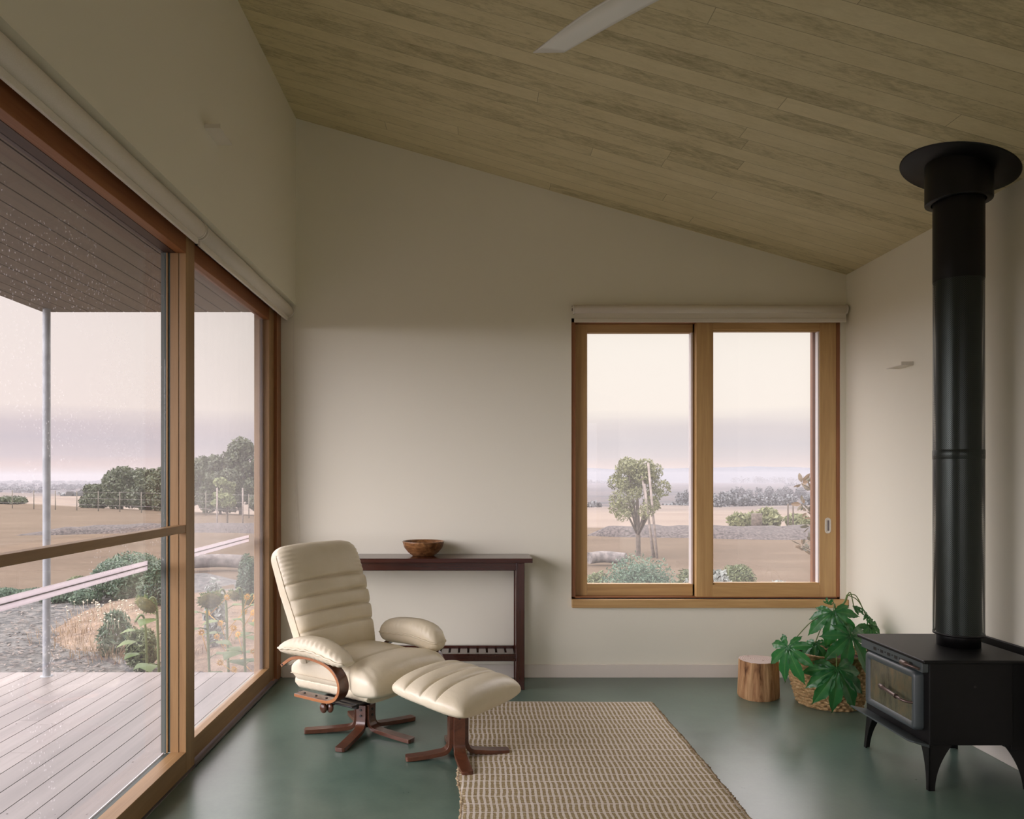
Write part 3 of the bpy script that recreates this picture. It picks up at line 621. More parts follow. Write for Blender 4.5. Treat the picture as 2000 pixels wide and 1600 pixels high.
# ------------------------------------------------------------------ recliner
def sgnpow(v, e): return math.copysign(abs(v)**e, v)
def seam(s, seams, w=.012, depth=1):
    return max([0]+[math.exp(-((s-q)/w)**2) for q in seams])*depth
TH = R(-35)
ch = root('recliner_chair', 'cream leather recliner with channelled back and bentwood swivel base', 'armchair', (-.5556, 3.883, 0), TH)
def backrest():
    b = MB(); rings = []; N = 72; S = 110; seams = (.27, .41, .54, .675)
    for i in range(S+1):
        s = i/S
        # centre line of the front face in local (x,z)
        L = .60; z = .36+.585*s; x = -.105-.215*s+.035*math.sin(PI*s)*.5
        fw = Vector((.93, 0, .36)).normalized()
        hw = .245+.038*min(1, s*1.6)
        th = .062+.012*math.sin(PI*s)
        if s > .86: q = (s-.86)/.14; e = max(0, 1-q**2.6)**(1/2.6); hw = hw-.11*(1-e); th = th*(.25+.75*max(0, 1-q**2.2)**.5) 
        if s < .03: th *= .5+.5*s/.03
        ring = []
        for k in range(N):
            a = 2*PI*k/N; cx_, sy_ = math.cos(a), math.sin(a)
            lat = hw*sgnpow(cx_, .42); dep = th*sgnpow(sy_, .62)
            if sy_ > 0:
                fade = 1-abs(lat/hw)**8*.5
                sd = max([0]+[math.exp(-abs((s-q+.012*(abs(lat/hw)**2)))/.0070) for q in seams])
                dep += (-.024*sd)*fade
                seg = [0]+list(seams)+[1.02]
                for q0, q1 in zip(seg, seg[1:]):
                    if q0 <= s <= q1: dep += .010*math.sin(PI*(s-q0)/(q1-q0))**.5*fade
                dep += .012*(1-(lat/hw)**2)*(1 if s > .2 else s/.2)
                # puckers fanning in from the side seam of the head cushion
                if s > .66: dep += .0028*math.sin(s*170+3*lat)*max(0, abs(lat/hw)-.62)/.38
                else: dep += .0007*math.sin(s*210)*max(0, abs(lat/hw)-.8)/.2
            p = Vector((x-.07, lat, z))+fw*dep; ring.append(p)
        rings.append(ring)
    b.loft(rings, True); return b
bk = obj('backrest', backrest(), M['leather'], ch)
# side seam piping of the backrest
for sgn in (-1, 1):
    pts = []
    for i in range(40):
        s = .02+.9*i/39; hw = .245+.038*min(1, s*1.6)
        if s > .86: q = (s-.86)/.14; hw -= .11*(1-max(0, 1-q**2.6)**(1/2.6))
        pts.append(Vector((-.175-.215*s+.0175*math.sin(PI*s)+.018, sgn*(hw+.0005), .36+.585*s+.006)))
    obj('side_piping', MB().tube(pts, .0022, 6), M['stitch'], bk)
def cushion(xs, prof_fn, hw_fn, N=72, e1=.45, e2=.7):
    rings = []
    for s in xs:
        x, zc_, th = prof_fn(s); hw = hw_fn(s); ring = []
        for k in range(N):
            a = 2*PI*k/N; lat = hw*sgnpow(math.cos(a), e1); dep = sgnpow(math.sin(a), e2)
            ring.append((x, lat, zc_, th, dep, lat/hw, s))
        rings.append(ring)
    return rings
def seat():
    b = MB(); rings = []; N = 72; S = 90
    for i in range(S+1):
        s = i/S; x = -.27+.60*s; q = max(0, (s-.80)/.20); e = max(0, 1-q**2.3)**(1/2.3); q0 = max(0, (.05-s)/.05)
        th = .078*(.12+.88*e)*(1-.5*q0); zc_ = .334-.030*(1-e)+.004*math.sin(PI*s); hw = (.248+.052*max(0, min(1, (s-.66)/.12)))*(.86+.14*e)
        ring = []
        for k in range(N):
            a = 2*PI*k/N; lr = sgnpow(math.cos(a), .5); lat = hw*lr; d = th*sgnpow(math.sin(a), .55)
            if math.sin(a) > 0:
                sd = math.exp(-abs(s-.63-.03*(1-lr*lr))/.010); d += -.016*sd*(1-abs(lr)**6)+.016*(1-lr*lr)*e+.008*math.sin(PI*min(1, s/.63))*(s < .63)
                if s > .8: d += .0025*math.sin(lat*150+s*20)*q*(1-q)*3
            if s > .8 and abs(math.sin(a)) < .3: lat += 0
            ring.append((x, lat, zc_+d))
        rings.append(ring)
    b.loft(rings, True); return b
sc = obj('seat', seat(), M['leather'], ch)
# lower gathered apron under the seat
b = MB(); rings = []
for i in range(41):
    s = i/40; x = -.255+.50*s; ring = []
    for k in range(64):
        a = 2*PI*k/64; hw = .243-.02*(1-math.sin(a))*.5; lat = hw*sgnpow(math.cos(a), .4); d = .042*sgnpow(math.sin(a), .6)
        gath = .005*math.sin(x*120+1.7*math.sin(x*37))*(1 if abs(math.cos(a)) > .5 else .2)
        ring.append((x*(1-.06*(d < 0)), lat+math.copysign(gath, lat), .268+d))
    rings.append(ring)
b.loft(rings, True); obj('seat_apron', b, M['leather'], ch)
b = MB(); b.tube([(-.27+.585*i/40, -.252, .318) for i in range(26)], .002, 6); obj('seat_piping', b, M['stitch'], sc)
pts = []
for i in range(61):
    a = -PI/2+PI*i/60; pts.append((.20+.125*math.cos(a)**.6 if math.cos(a) > 0 else .2, .29*math.sin(a), .322+.004*math.sin(i*1.3)))
obj('seat_piping', MB().tube(pts, .0022, 6), M['stitch'], sc)
# arms
armpath = [(-.235,.375),(-.19,.405),(-.145,.425),(-.055,.437),(.049,.425),(.115,.397),(.152,.355),(.158,.31),(.135,.272),(.095,.252),(.04,.247),(-.14,.247)]
for sgn, xo, zo in ((-1, 0, 0), (1, .085, -.008)):
    y = sgn*.315; sp_ = [Vector((x+xo, y, z+zo)) for x, z in armpath]; sp2 = smoothpts(sp_, 6)
    af = obj('arm_frame', MB().strap(sp2, (0,1,0), .062, .017), M['cherryx'], ch, bevel=.003)
    # paler plywood edge strip on the outer side
    rings = []
    for i, p in enumerate(sp2):
        d = (sp2[min(i+1, len(sp2)-1)]-sp2[max(i-1, 0)]).normalized(); nn = Vector((0,1,0)).cross(d).normalized()*.0068
        o_ = Vector((0, sgn*.0316, 0)); rings.append([p+o_-nn, p+o_+nn])
    obj('ply_edge', MB().loft(rings, False, False, closed=False), M['cherry_edge'], af)
    for bx_ in (-.10, -.02, .05): obj('bolt', MB().tube([(bx_+xo, y, .254+zo), (bx_+xo, y, .259+zo)], .006, 10), M['black'], af)
    obj('bolt', MB().tube([(-.225+xo, y+sgn*.030, .382+zo), (-.225+xo, y+sgn*.034, .382+zo)], .005, 10), M['black'], af)
    # padded arm cushion, a long pillow wrapped over the strap
    S = 70; cx0, cx1 = (-.255, .20) if sgn < 0 else (-.150, .255)
    def armz(s): return (.455+.026*math.sin(PI*min(1, s*.95+.05))-.028*max(0, s-.55)**1.3*2) if sgn < 0 else (.448+.014*math.sin(PI*s)-.030*max(0, s-.6)**1.2*2)
    PW = 3.4 if sgn < 0 else 6.0
    rings = []
    for i in range(S+1):
        s = i/S; x = cx0+(cx1-cx0)*s; e = max(.02, 1-abs(2*s-1)**PW)**.5
        zc_ = armz(s); hw = .066*(.35+.65*e); th = (.044+.010*math.sin(PI*s) if sgn < 0 else .074+.010*s)*e
        ring = []
        for k in range(56):
            a = 2*PI*k/56; ca, sa = math.cos(a), math.sin(a)
            d = th*sgnpow(sa, .8)*(1 if sa > 0 else .78); lat = hw*sgnpow(ca, .75)
            puck = .0022*math.sin(s*95+2*ca)*(math.exp(-((abs(ca)-.8)/.25)**2))*(.4+s)
            ring.append((x+.0, y+lat, zc_+d+puck))
        rings.append(ring)
    pad = obj('armrest_pad', MB().loft(rings, True), M['leather'], ch)
    for off in (-1, 1):
        pts = []
        for i in range(60):
            s = .01+.98*i/59; e = max(.02, 1-abs(2*s-1)**PW)**.5; hw = .066*(.35+.65*e)
            pts.append((cx0+(cx1-cx0)*s, y+off*(hw+.002), armz(s)+.002+.002*math.sin(i*.9)))
        obj('pad_piping', MB().tube(pts, .0052, 8), M['leather'], pad)
# mechanism
b = MB(); b.box(-.17, .17, -.12, .12, .205, .228); b.box(-.05, .20, -.30, .30, .228, .236); b.box(-.2, .2, -.27, -.25, .215, .24); b.box(-.2, .2, .25, .27, .215, .24)
mech = obj('swivel_mechanism', b, M['black'], ch, bevel=.003)
obj('column', MB().lathe([(0,.07),(.030,.07),(.030,.19),(.045,.19),(.045,.21),(0,.21)], 32), M['black'], ch)
lev = MB(); lev.tube(smoothpts([(.06,-.10,.212),(.055,-.18,.205),(.04,-.235,.212),(.02,-.262,.20)], 6), .006, 8); lv = obj('recline_lever', lev, M['black'], ch)
for i, (yy, xx) in enumerate(((-.285, -.002), (-.262, .018))):
    rings = []
    for k in range(15):
        u = k/14; a = PI*u; rings.append((max(.0005, .0225*math.sin(a)), -.014*math.cos(a)))
    kb = MB(); kb.loft([[(xx+r_*math.cos(q)*.95, yy+dz, .193+r_*math.sin(q)*1.15) for q in (2*PI*j/24 for j in range(24))] for r_, dz in rings], True)
    obj('knob', kb, M['cherryz'], lv)
def star(rt, n, a0, rad, ztop, w0, w1, r0, cyl):
    for k in range(n):
        a = R(a0+360/n*k); d = Vector((math.cos(a), math.sin(a), 0)); sd = Vector((-math.sin(a), math.cos(a), 0)); prof = []
        prof = [(r0, ztop), (r0, ztop*.75), (r0, .085), (r0+.004, .058), (r0+.016, .038), (r0+.036, .028), (r0+.07, .0235), (rad*.6, .018), (rad*.85, .0135), (rad-.01, .0125), (rad, .0122)]
        pp = smoothpts([d*r_+Vector((0,0,z_)) for r_, z_ in prof], 4); n_ = len(pp)
        ws = [w0+(w1-w0)*min(1, max(0, (p-d*r0).length/rad-.25)) for p in pp]
        for i in range(5): ws[n_-1-i] *= [.45,.68,.84,.94,.985][i]
        lg = obj('leg', MB().strap(pp, sd, ws, .020), M['cherryx'], rt, bevel=.004, seg=3); 
        for zb in ((ztop-.022, ztop-.052) if n == 5 else (ztop-.03,)):
            q = d*(r0+.010)+Vector((0,0,zb)); obj('bolt', MB().tube([q, q+d*.004], .0062, 10), M['black'], lg)
    obj('hub', MB().lathe([(0,.03),(r0-.012,.03),(r0-.012,ztop+cyl),(0,ztop+cyl)], 24), M['black'], rt)
star(ch, 5, 183.4+35, .305, .148, .050, .056, .040, .01)

# ------------------------------------------------------------------ ottoman
ot = root('ottoman', 'cream leather footstool cushion on a four-legged wooden base', 'footstool', (-.0708, 3.534, 0), TH)
def otto():
    b = MB(); rings = []; N = 80; S = 110; seams = (.235, .455, .665)
    for i in range(S+1):
        s = i/S; x = -.205+.41*s; q = abs(2*s-1); e = max(0, 1-q**4.2)**(1/3.0)
        th = .004+.046*e; zc_ = .336-.052*(s-.0)+.006; hw = .215+.045*e
        if s > .5: th = .004+.050*e
        ring = []
        for k in range(N):
            a = 2*PI*k/N; lr = sgnpow(math.cos(a), .55); lat = hw*lr; sa = math.sin(a)
            d = th*sgnpow(sa, .62)
            if sa > 0:
                sd = max(math.exp(-abs(s-q_)/.0095) for q_ in seams); seg = (0,)+seams+(1.0,)
                for q0, q1 in zip(seg, seg[1:]):
                    if q0 <= s <= q1: d += .010*math.sin(PI*(s-q0)/(q1-q0))**.55*(1-abs(lr)**5*.6)
                d += -.012*sd*(1-abs(lr)**14)+.020*(1-lr*lr)*(.3+.7*e)
            else: d *= .95; lat *= 1-.10*min(1, -sa*1.4)
            if abs(sa) < .45: d += .0016*math.sin((lat if abs(lr) < .9 else x)*180)*(.45-abs(sa))
            ring.append((x, lat, zc_+d))
        rings.append(ring)
    b.loft(rings, True); return b
oc = obj('cushion', otto(), M['leather'], ot)
pts = []
for i in range(121):
    a = 2*PI*i/120; x = .205*sgnpow(math.cos(a), .35); lat = .255*sgnpow(math.sin(a), .42); s = (x+.205)/.41
    pts.append((x, lat, .337-.052*s+.0015*math.sin(i*1.7)))
b = MB(); b.box(-.05, .05, -.10, .10, .238, .262); obj('swivel_plate', b, M['black'], ot, bevel=.003)
star(ot, 4, 11.4+35, .245, .225, .054, .052, .036, .02)

# ------------------------------------------------------------------ veranda
DZ = -.03
b = MB(); xe = -1.498
k = 0; x = -1.40
edges = [-1.398, -1.498]
while edges[-1] > -6.2: edges.append(edges[-1]-.1255)
for xa_, xb_ in zip(edges, edges[1:]):
    ys = [-2.6]+sorted(random.uniform(-1.5, 4.8) for _ in range(2))+[5.19]
    for ya, yb in zip(ys, ys[1:]): b.box(xb_+.004, xa_-.001, ya, yb-.002, DZ-.022, DZ)
struct('deck', b, M['deck'])
struct('deck_joists', (lambda b: ([b.box(-6.2, -1.4, y, y+.05, DZ-.2, DZ-.03) for y in np.arange(-2.5, 5.2, .55)], b)[-1])(MB()), M['soffit_gap'])
b = MB()
for i in range(int(200)):
    xx = random.choice(edges[1:22])+random.choice((.03,.095)); yy = random.choice([1.9,2.45,3.0,3.55,4.1,4.65])+random.uniform(-.004,.004); b.tube([(xx,yy,DZ-.002),(xx,yy,DZ+.0008)], .0035, 6)
struct('deck_screws', b, M['alu_dark'])
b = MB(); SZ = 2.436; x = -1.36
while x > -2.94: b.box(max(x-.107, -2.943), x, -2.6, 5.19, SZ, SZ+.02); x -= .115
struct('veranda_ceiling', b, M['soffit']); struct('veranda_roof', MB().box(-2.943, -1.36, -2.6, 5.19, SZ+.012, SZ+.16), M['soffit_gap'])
vp = root('veranda_post', 'slim round pale steel post at the corner of the veranda', 'post', (-2.863, 5.087, DZ))
m = M['galv'] = noisy('galvanised_steel', lin(122,126,130), lin(144,148,152), 12, .6)
obj('post_tube', MB().lathe([(.024,0),(.024,SZ-DZ)], 32), m, vp); obj('post_foot', MB().lathe([(0,.003),(.04,.003),(.04,0)], 24), m, vp)
struct('wall_outside', MB().box(XL-.34, XL-.2, -2.6, .98, -.5, 2.45), M['soffit'])

# ------------------------------------------------------------------ landscape
EDGE = [(-400,330),(-120,125),(-60,76),(-32,52),(-17.7,42),(-9.8,35.5),(-3,30),(3.8,26.5),(11,26),(40,26),(400,26)]
def yedge(x): return float(np.interp(x, [e[0] for e in EDGE], [e[1] for e in EDGE]))
DL = [(0,-.5),(8,-.95),(34,-2.6),(120,-5.5),(370,-13.5),(970,-25),(2900,-31),(9000,-31)]
def gz(x, y):
    d = y-yedge(x)
    if d <= 0: return -.5+(.06 if y < 5.3 else 0)*0
    return float(np.interp(d, [q[0] for q in DL], [q[1] for q in DL]))
def terrain():
    ysn = list(np.concatenate([np.arange(5.25, 40, .9), np.geomspace(40, 9000, 90)])); us = np.linspace(-1.45, 1.15, 130)
    vs = [(u*max(y, 12), y, gz(u*max(y, 12), y)+(.8*mnoise.noise(Vector((u*6, math.log(y)*3, 0)))*min(3, y/150) if y > 120 else .02*mnoise.noise(Vector((u*y*.4, y*.4, 0))))) for y in ysn for u in us]
    n = len(us); fs = [(j*n+i, j*n+i+1, (j+1)*n+i+1, (j+1)*n+i) for j in range(len(ysn)-1) for i in range(n-1)]
    o = len(vs); 
    vs += [(-400,5.25,-.5),(-1.3,5.25,-.5),(-1.3,-60,-.5),(-400,-60,-.5)]; fs.append((o,o+1,o+2,o+3))
    vs += [(-1.3,5.25,-.5),(15,5.25,-.5),(15,5.0,-.5),(-1.3,5.0,-.5)]; o += 4; fs.append((o,o+1,o+2,o+3))
    m = newmat('dry_paddock', rough=.95, spec=.05); t = NT(m); v = t.coord()
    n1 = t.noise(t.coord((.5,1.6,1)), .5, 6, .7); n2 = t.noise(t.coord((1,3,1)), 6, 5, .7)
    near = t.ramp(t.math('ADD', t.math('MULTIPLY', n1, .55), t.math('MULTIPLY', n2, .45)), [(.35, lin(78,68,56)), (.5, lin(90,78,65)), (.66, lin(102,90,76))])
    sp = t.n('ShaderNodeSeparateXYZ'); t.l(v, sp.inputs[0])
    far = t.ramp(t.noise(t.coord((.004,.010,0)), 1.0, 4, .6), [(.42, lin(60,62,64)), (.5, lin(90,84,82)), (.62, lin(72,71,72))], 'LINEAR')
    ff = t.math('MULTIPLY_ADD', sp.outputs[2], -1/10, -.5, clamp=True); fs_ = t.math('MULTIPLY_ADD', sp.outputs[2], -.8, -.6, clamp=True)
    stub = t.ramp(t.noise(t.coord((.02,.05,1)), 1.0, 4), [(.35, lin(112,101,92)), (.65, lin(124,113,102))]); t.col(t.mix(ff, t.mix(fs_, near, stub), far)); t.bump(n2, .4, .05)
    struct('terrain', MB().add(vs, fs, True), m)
terrain()
# distant range of hills
b = MB(); xs_ = np.linspace(-1500, 6500, 160); prof = [max(-31, 20+34*mnoise.noise(Vector((x/900, 1.3, 0)))+10*mnoise.noise(Vector((x/260, 4, 0)))+ (62 if x > -500 else 0)*min(1, (x+500)/900)) for x in xs_]
vs = []; 
for x, h in zip(xs_, prof): vs += [(x, 5200, -31), (x, 5600, h*.75-3), (x, 6100, h+6), (x, 7500, -31)]
fs = [(i*4+j, i*4+j+1, i*4+j+5, i*4+j+4) for i in range(len(xs_)-1) for j in range(3)]
hl = struct('hills', b.add(vs, fs, True), noisy('hill_slopes', lin(70,76,84), lin(80,84,90), .004, .95))
# mulch beds
M['mulch'] = noisy('bark_mulch', lin(46,42,42), lin(96,88,84), 14, .95, .9, 40, dist=.05)
M['mulch2'] = noisy('bark_mulch_fine', lin(52,54,54), lin(100,98,94), 9, .95, .8, 30, dist=.04)
def berm(name, pts, h, label):
    # pts: (x, y_near, y_far)
    b = MB(); vs = []; n = 9
    for x, ya, yb in pts:
        for j in range(n):
            u = j/(n-1); y = ya+(yb-ya)*u; e = math.sin(PI*u)**.6
            vs.append((x, y, gz(x, y)-.03+h*e*(min(1, abs(yb-ya)/1.2))*(1+.25*mnoise.noise(Vector((x*1.4, y*1.4, 0))))))
    fs = [(i*n+j, i*n+j+1, (i+1)*n+j+1, (i+1)*n+j) for i in range(len(pts)-1) for j in range(n-1)]
    return obj(name, b.add(vs, fs, True), M['mulch'], label=label, cat='garden bed')
def bermpx(rows, z=-.5):
    out = []
    for px, y0_, y1_ in rows:
        a = gnd(px, y0_, z); c = gnd(px, y1_, z); out.append((a.x, a.y, min(c.y, a.y+4.5)))
    return out
def dense(rows, k=8):
    out = []
    for p, q in zip(rows, rows[1:]):
        for j in range(k): out.append(tuple(p[i]+(q[i]-p[i])*j/k for i in range(3)))
    return out+[rows[-1]]
berm('mulch_bed', dense(bermpx([(30,1047,1046),(110,1046,1041),(200,1043,1036),(315,1040,1032),(450,1041,1032),(560,1045,1036),(800,1050,1038)])), .28, 'low dark mulch bed curving across the dry paddock beyond the doors')
berm('mulch_bed', dense(bermpx([(1150,1047,1046),(1200,1049,1043),(1290,1051,1040),(1356,1052,1040),(1500,1055,1041),(1700,1056,1041)])), .34, 'dark mulch bank rising beyond the two-pane window')
# near mulch beside the deck
def patch(name, poly, mat, z, bump=.04, label=None, cat=None, kind=None, h=0):
    from mathutils.geometry import delaunay_2d_cdt
    xs_ = [p[0] for p in poly]; ys_ = [p[1] for p in poly]; pts = [Vector(p) for p in poly]; n = len(pts)
    def inside(x, y):
        r_ = False
        for i in range(n):
            x1, y1 = poly[i]; x2, y2 = poly[(i+1) % n]
            if (y1 > y) != (y2 > y) and x < (x2-x1)*(y-y1)/(y2-y1)+x1: r_ = not r_
        return r_
    def edist(x, y):
        q = Vector((x, y)); return min((q-(Vector(poly[i])+(Vector(poly[(i+1) % n])-Vector(poly[i]))*max(0, min(1, (q-Vector(poly[i])).dot(Vector(poly[(i+1) % n])-Vector(poly[i]))/max(1e-9, (Vector(poly[(i+1) % n])-Vector(poly[i])).length_squared))))).length for i in range(n))
    st_ = max(max(xs_)-min(xs_), max(ys_)-min(ys_))/46; extra = []
    x = min(xs_)
    while x < max(xs_):
        y = min(ys_)
        while y < max(ys_):
            if inside(x, y) and edist(x, y) > st_*.4: extra.append(Vector((x+st_*.2*random.random(), y+st_*.2*random.random())))
            y += st_
        x += st_
    out = delaunay_2d_cdt(pts+extra, [], [list(range(n))], 2, 1e-5)
    vs = []
    for i, v_ in enumerate(out[0]):
        e = min(1, edist(v_.x, v_.y)/(st_*8)); vs.append((v_.x, v_.y, z-.02*(e < .01)+(h*math.sin(e*PI/2)+bump*mnoise.noise(Vector((v_.x*3, v_.y*3, 0))))*(e > .01)))
    return obj(name, MB().add(vs, [tuple(f) for f in out[2]], True), mat, label=label, cat=cat, kind=kind)
G = lambda px, py: tuple(gnd(px, py, -.5)[:2])
patch('mulch_ground', [(-9,4.0),(-1.3,5.26),(4.6,5.3),(7.5,9.5),(6.0,11.2),(3.2,11.6),(1.2,11.0)]+[G(560,1150),G(400,1118),G(300,1128),G(200,1140),G(100,1150),G(0,1160)]+[(-13,8.5)], M['mulch2'], -.485, .03, kind='stuff', label='grey bark mulch covering the ground beside the deck', cat='mulch')
M['straw'] = noisy('dry_straw_ground', lin(96,80,64), lin(130,110,90), 7, .95, .8, 40, dist=.05)
patch('straw_ground', [G(100,1235),G(140,1208),G(200,1182),G(300,1168),G(420,1158),G(540,1160),G(620,1200),(-.9,6.6),(-1.6,6.3),G(300,1300),G(200,1282),G(110,1268)], M['straw'], -.47, .05, label='mound of dry straw mulch beyond the deck', cat='mulch', kind='stuff', h=.10)

# ---- foliage builders
def cards(centers, radii, n, size, asp=2.2, shell=.55, seed=0, flat=.0, up=0.0):
    r_ = np.random.default_rng(seed); vs = []; fs = []
    cen = np.array(centers, float); rad = np.array(radii, float); wts = rad[:, 0]*rad[:, 1]*rad[:, 2]; wts = wts**(2/3); wts /= wts.sum()
    idx = r_.choice(len(cen), n, p=wts); d = r_.normal(size=(n, 3)); d /= np.linalg.norm(d, axis=1)[:, None]
    rr_ = shell+(1-shell)*r_.random(n)**.5; pos = cen[idx]+d*rad[idx]*rr_[:, None]
    nrm = d+r_.normal(size=(n, 3))*.7; nrm /= np.linalg.norm(nrm, axis=1)[:, None]
    tng = np.cross(nrm, r_.normal(size=(n, 3))); tng[:, 2] += up; tng -= nrm*(tng*nrm).sum(1)[:, None]; tng /= np.linalg.norm(tng, axis=1)[:, None]; bt = np.cross(nrm, tng)
    sz = size*r_.uniform(.6, 1.3, n)[:, None]
    a = pos-tng*sz*.5*asp; b_ = pos+bt*sz*.5; c_ = pos+tng*sz*.5*asp; e = pos-bt*sz*.5
    V = np.stack([a, b_, c_, e], 1).reshape(-1, 3); Fc = np.arange(4*n).reshape(-1, 4)
    return MB().add(V.tolist(), Fc.tolist())
def blades(cx, cy, cz_, n, spread, h, w, seed, lean=.5):
    r_ = random.Random(seed); b = MB()
    for i in range(n):
        a = r_.uniform(0, 2*PI); q = spread*r_.random()**.6; p = Vector((cx+q*math.cos(a), cy+q*math.sin(a), cz_)); hh = h*r_.uniform(.5, 1.1); ln = lean*r_.uniform(.1, 1)*hh; d = Vector((math.cos(a+r_.uniform(-.6,.6)), math.sin(a+r_.uniform(-.6,.6)), 0)); s = Vector((-d.y, d.x, 0))*w
        p1 = p+d*ln*.3+Vector((0,0,hh*.6)); p2 = p+d*ln+Vector((0,0,hh))
        b.add([p-s, p+s, p1+s*.8, p1-s*.8, p2], [(0,1,2,3),(3,2,4)])
    return b
L_green = leafmat('grey_green_leaf', lin(50,74,58), lin(92,112,88)); L_dark = leafmat('eucalypt_dark_leaf', lin(50,60,42), lin(86,94,68)); L_yel = leafmat('yellow_green_leaf', lin(88,100,62), lin(130,138,94))
L_tree = leafmat('young_tree_leaf', lin(84,90,58), lin(132,134,96)); L_silver = leafmat('silver_leaf', lin(118,126,120), lin(160,164,158)); L_bush = leafmat('blue_green_bush', lin(58,86,70), lin(106,132,108)); L_far = leafmat('hazed_far_tree_leaf', lin(80,84,86), lin(98,100,100), trans=.1)  # L_far: distance haze is put into the pale grey leaf colour
L_mag = leafmat('bronze_leaf', lin(70,70,50), lin(120,98,74), .35); L_straw = leafmat('dry_grass_blade', lin(108,88,66), lin(150,128,100)); L_mix = leafmat('bush_leaf', lin(70,82,54), lin(112,120,82))
M['trunk'] = noisy('tree_bark', lin(58,50,43), lin(92,82,72), 12, .9, .4)
M['stake'] = noisy('grey_timber_stake', lin(104,96,90), lin(134,124,116), 10, .8)
M['log'] = noisy('weathered_log', lin(78,74,72), lin(112,106,102), 10, .85)
M['post'] = noisy('old_fence_post', lin(84,80,70), lin(104,98,86), 10, .9)
def shrub(name, label, cat, base, w, h, n, size, mat, seed, asp=2.2, group=None, blobs=7, up=.0, stems=True, shell=.5):
    r_ = random.Random(seed); o = root(name, label, cat, base, group=group); cen = []; rad = []
    for i in range(blobs):
        a = r_.uniform(0, 2*PI); q = w*.5*.55*r_.random()**.5 if i else 0; k = r_.uniform(.38, .6)
        cen.append((q*math.cos(a), q*math.sin(a), h*r_.uniform(.38, .62) if i else h*.55)); rad.append((w*.5*k*1.15, w*.5*k*1.15, h*.5*r_.uniform(.6,.85)))
    mb = cards(cen, rad, n, size, asp, shell, seed, up=up); mb.v = [(x, y, max(z, .01)) for x, y, z in mb.v]
    obj('foliage', mb, mat, o)
    if stems:
        b = MB()
        for i in range(5): a = r_.uniform(0, 2*PI); b.tube([(0,0,-.02), (w*.12*math.cos(a), w*.12*math.sin(a), h*.3), (w*.3*math.cos(a), w*.3*math.sin(a), h*.7)], [max(.006, w*.02), .005+w*.008, .004], 6)
        obj('stems', b, M['trunk'], o)
    return o
def tree(name, label, base, h, w, n, size, mat, seed, group=None, trunk_h=.3, blobs=12, lean=0, asp=2.0, flatten=.5, rmul=1):
    r_ = random.Random(seed); o = root(name, label, 'tree', base, group=group); cen = []; rad = []
    for i in range(blobs):
        a = r_.uniform(0, 2*PI); u = r_.random(); z = h*(trunk_h+(1-trunk_h)*(.2+.68*u)); q = w*.5*.68*math.sqrt(r_.random())*(1-.55*max(0, u-.45))
        k = w*.5*r_.uniform(.28, .46)*rmul; cen.append((q*math.cos(a)+lean*z, q*math.sin(a), z)); rad.append((k, k, k*flatten*1.3))
    obj('crown', cards(cen, rad, n, size, asp, .5, seed), mat, o)
    b = MB(); b.tube(smoothpts([(0,0,-.1), (lean*h*.2, 0, h*.25), (lean*h*.55, 0, h*.6)], 4), [w*.035, w*.033, w*.031, w*.03, w*.028, w*.026, w*.022, w*.018, w*.012], 8); obj('trunk', b, M['trunk'], o)
    b = MB()
    for c_ in cen[:7]: b.tube([(lean*h*.3, 0, h*trunk_h*.8), (c_[0]*.5, c_[1]*.5, (c_[2]+h*trunk_h*.8)/2), c_], [w*.016, w*.012, w*.006], 6)
    obj('branches', b, M['trunk'], o); return o
def gp(px, Y): x = (px-VX)*Y/F; return Vector((x, Y, gz(x, Y)-.02))
def htop(px, py, Y): return at(px, py, Y).z-gz((px-VX)*Y/F, Y)
def wpx(w, Y): return w*Y/F
# grove of dark trees at the paddock edge seen through the nearer door
for i, (px, top, wd, Y, lb) in enumerate([(186,950,56,47,'small dark tree at the outer end of the paddock grove'),(238,919,92,46,'round-topped dark tree behind the nearer glass door'),(292,921,80,45,'dark tree of the grove beside the door frame'),(335,922,90,43,'dark grove tree partly hidden behind the door frame')]):
    tree('grove_tree', lb, gp(px, Y), htop(px, top, Y), wpx(wd, Y), 12000, .10, L_dark, 40+i, 'dark trees at the paddock edge', .02, 26, flatten=.8, rmul=1.15)
for i, (px, top, wd, Y, lb) in enumerate([(398,887,85,40,'tall misty tree just past the meeting posts of the doors'),(470,858,105,41,'tallest broad tree beyond the misted glass door'),(525,884,100,40,'tall tree half hidden by the far door stile'),(430,925,90,38,'lower rounded tree in front of the tall ones behind misted glass'),(500,940,70,38,'lower dark tree under the tallest crown behind misted glass')]):
    tree('gum_tree', lb, gp(px, Y), htop(px, top, Y), wpx(wd, Y), 11000, .10, L_dark, 60+i, 'tall trees beyond the misted door', .06, 24, flatten=.75, rmul=1.1)
o = shrub('hedge_bush', 'dark green bush on the horizon at the edge of the paddock', 'bush', gp(14, 54), wpx(72, 54), htop(14, 969, 54), 2600, .2, L_dark, 5, 1.6, blobs=12)
# young tree with stakes through the misted door
tree('sapling', 'pale young tree between stakes in front of the tall grove', gp(444, 29), htop(444, 930, 29), wpx(64, 29), 3200, .07, L_yel, 81, None, .25, 14)
for i, (px, lb) in enumerate(((424,'pale stake left of the young tree behind misted glass'),(474,'pale stake right of the young tree behind misted glass'))):
    s_ = obj('tree_stake', MB().tube([(0,0,-.05),(0,0,htop(px, 952, 28))], .03, 8), M['stake'], label=lb, cat='stake', group='stakes by the pale young tree'); s_.location = gp(px, 28)
